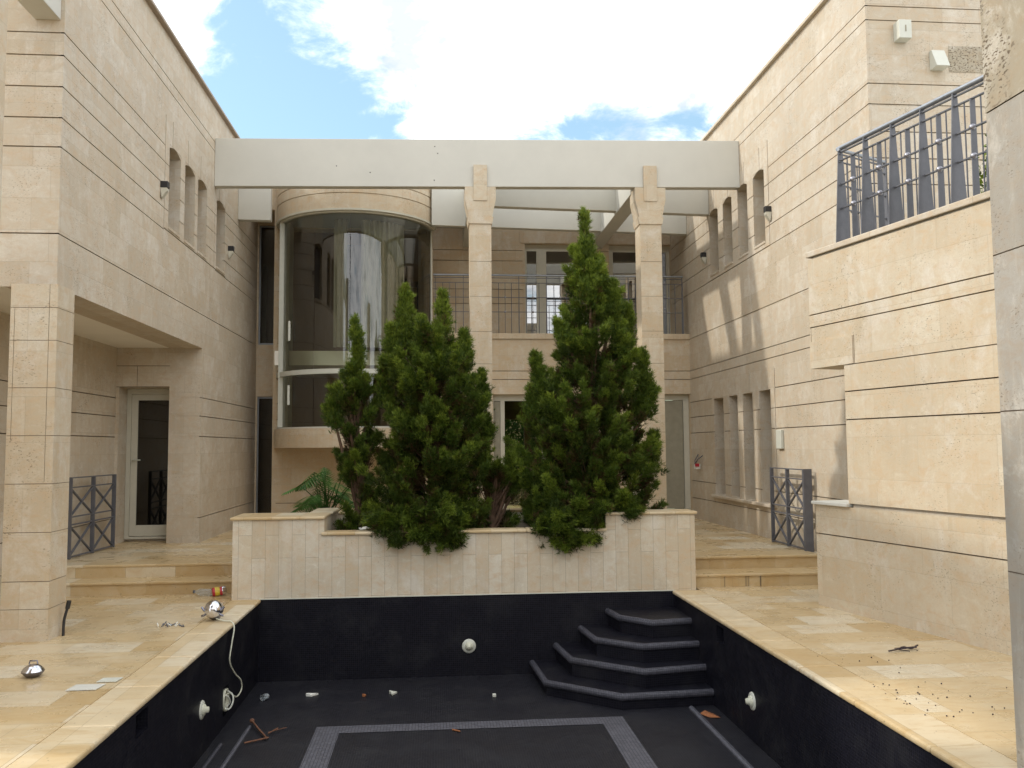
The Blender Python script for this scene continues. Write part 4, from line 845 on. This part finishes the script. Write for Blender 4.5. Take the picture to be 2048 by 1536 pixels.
conifer('conifer_tree', (-.1, 11.6, .62), 'broad conifer with two pointed tops left of the middle column',
        [(.52, -.15, .35), (.64, -.6, .45), (.8, -.85, .6), (1.2, -.80, .62), (1.6, -.72, .62), (2.0, -.64, .66), (2.4, -.62, .62), (2.75, -.56, .42), (3.0, -.48, .22), (3.15, -.40, .12)],
        [(-.40, 11.6, 3.1, 3.95, .17, -.02), (.06, 11.62, 3.05, 3.88, .15, .02), (-.66, 11.6, 2.4, 3.0, .13, -.02), (.34, 11.5, 2.8, 3.35, .13, .03), (.56, 11.6, 2.3, 2.82, .12, .05), (.62, 11.6, 1.8, 2.25, .12, .04), (-.55, 11.5, 2.9, 3.42, .13, -.06), (-.2, 11.4, 3.0, 3.5, .12, 0)], 23, 1.15, 'conifers in the planter', .16, 11.55, .6, ((-.75, -.5, .72, .95), (-.45, .42, .66, 1.1), (-.1, .25, .58, .8)))
conifer('conifer_tree', (2.1, 11.6, .62), 'tallest conifer with a single high spire in front of the right column',
        [(.52, 1.45, 2.15), (.7, 1.22, 2.45), (.95, 1.2, 2.80), (1.3, 1.22, 2.86), (1.8, 1.24, 2.78), (2.2, 1.24, 2.72), (2.42, 1.38, 2.68), (2.65, 1.6, 2.60), (3.1, 1.70, 2.58), (3.5, 1.80, 2.42), (3.85, 1.86, 2.24), (4.15, 1.92, 2.14), (4.4, 1.96, 2.1)],
        [(2.03, 11.6, 4.2, 5.0, .105, -.03), (2.2, 11.58, 3.8, 4.38, .10, .0), (2.55, 11.6, 3.1, 3.72, .14, .04), (2.75, 11.6, 2.5, 3.1, .13, .03), (2.82, 11.6, 2.2, 2.7, .12, .06), (2.86, 11.6, 1.5, 2.0, .13, .07), (1.42, 11.5, 2.45, 3.05, .12, -.12), (1.3, 11.5, 2.2, 2.6, .12, -.05), (1.75, 11.45, 3.15, 3.50, .10, -.16), (2.35, 11.45, 3.5, 4.0, .12, .02), (2.05, 11.4, 3.7, 4.25, .12, .0)], 37, 1.25, 'conifers in the planter', .13, 11.6, .6, ((1.3, 2.1, .64, 1.1), (1.5, 1.95, .6, .8), (2.25, 2.5, .9, 1.1)))
conifer('small_conifer', (.8, 11.7, .62), 'low sparse reddish conifer filling the gap between the two big conifers',
        [(.64, .45, 1.02), (1.0, .48, 1.0), (1.3, .55, .98), (1.55, .65, .88)], [(.95, 11.7, 1.3, 1.72, .12, .04), (.62, 11.7, 1.3, 1.75, .09, 0)], 41, .6, None, .5, 11.72, .3)

def leafy(name, label, center, n, size, seed, mat='broad', spread=(.5, .4, .5), cat='plant', group=None):
    rg = np.random.default_rng(seed); root = thing(name, center, label, cat, group); c = np.array(center)
    p = rg.normal(size=(n, 3)); p /= np.linalg.norm(p, axis=1)[:, None]; p *= rg.uniform(.3, 1, (n, 1)) ** .5; p = p * np.array(spread) + c + np.array([0, 0, spread[2]])
    d = rg.normal(size=(n, 3)) + np.array([0, -.5, .3]); d /= np.linalg.norm(d, axis=1)[:, None]; s = np.cross(d, rg.normal(size=d.shape)); s /= np.linalg.norm(s, axis=1)[:, None]
    L_ = size * rg.uniform(.6, 1.2, (n, 1)); V = np.stack([p, p + d * L_ * .5 + s * L_ * .3, p + d * L_, p + d * L_ * .5 - s * L_ * .3], 1).reshape(-1, 3)
    t = np.zeros((n, 4, 3)); t[:, :, 0] = rg.uniform(0, 1, (n, 1)); t[:, :, 1] = rg.uniform(0, .6, (n, 1)); mesh_np('foliage', V, np.arange(n * 4).reshape(-1, 4), t.reshape(-1, 3), M[mat], root, 4)
    mb = MB()
    for i in range(8): q = p[rg.integers(n)]; mb.tube([tuple(c + np.array([rg.normal() * .05, rg.normal() * .03, 0])), tuple((c + q) / 2 + np.array([0, 0, -.05])), tuple(q)], [.015, .01, .004], 5)
    mb.build('stem', M['bark'], root); return root
leafy('garden_hedge', 'bright green leafy shrub seen through the ground floor window behind the house', (1.8, 22.6, 0), 5000, .12, 5, 'hedge', spread=(1.0, .5, 1.5), cat='hedge')
tag(MB().box(-1.5, 5, 23.9, 24.1, -.2, 3.3).build('garden_wall', M['stone_bounce']), 'stone garden wall closing the view behind the leafy shrub past the ground floor window', 'wall')
leafy('terrace_shrub', 'dark green shrub showing behind the last railing post on the right terrace', (5.60, 8.0, 4.0), 600, .08, 6, 'conifer', (.22, .3, .47), 'shrub')
# philodendron with deeply cut leaves
ph = thing('philodendron', (-1.62, 13.0, .32), 'green plant with deeply cut leaves at the foot of the glass bay', 'plant')
rs = random.Random(5); TV = []; TF = []; TT = []; stems = MB()
for i in range(34):
    az = rs.uniform(0, 6.28); el = rs.uniform(.45, 1.45); ln = rs.uniform(.30, .75)
    o0 = Vector((-1.62 + rs.uniform(-.08, .08), 13.0 + rs.uniform(-.05, .05), .80)); dirv = Vector((math.cos(az) * math.cos(el), math.sin(az) * math.cos(el), math.sin(el)))
    tip = o0 + dirv * ln; stems.tube([o0 - Vector((0, 0, .3)), o0, (o0 + tip) / 2 + Vector((0, 0, .04)), tip], [.012, .01, .008, .006], 5)
    ax = Vector((dirv.x, dirv.y, dirv.z * .2 - .35)).normalized(); sd = ax.cross(Vector((0, 0, 1))).normalized(); up = sd.cross(ax); LL = rs.uniform(.30, .46); tn = rs.random()
    for k in range(11):
        t = k / 10; base = tip + ax * LL * t * .8 - up * .05 * t * t
        for sg in (-1, 1):
            w_ = LL * (.62 * math.sin(math.pi * (t * .8 + .18))); dv = (sd * sg * 1.0 + ax * (.15 + .8 * t) - up * .3).normalized()
            b = len(TV); wd = ax * .010; e = base + dv * w_
            TV += [base - wd, base + wd, (base + e) / 2 + wd * 1.1 + up * .01, e, (base + e) / 2 - wd * 1.1]; 
            TF += [(b, b + 1, b + 2), (b, b + 2, b + 4), (b + 4, b + 2, b + 3)]; TT += [(tn, rs.random() * .4, 0)] * 5
mesh_np('leaves', np.array([tuple(v_) for v_ in TV]), np.array(TF), np.array(TT), M['broad'], ph); stems.build('stems', M['broad'], ph)

for o in sc.objects:
    if '_o' in o: del o['_o']
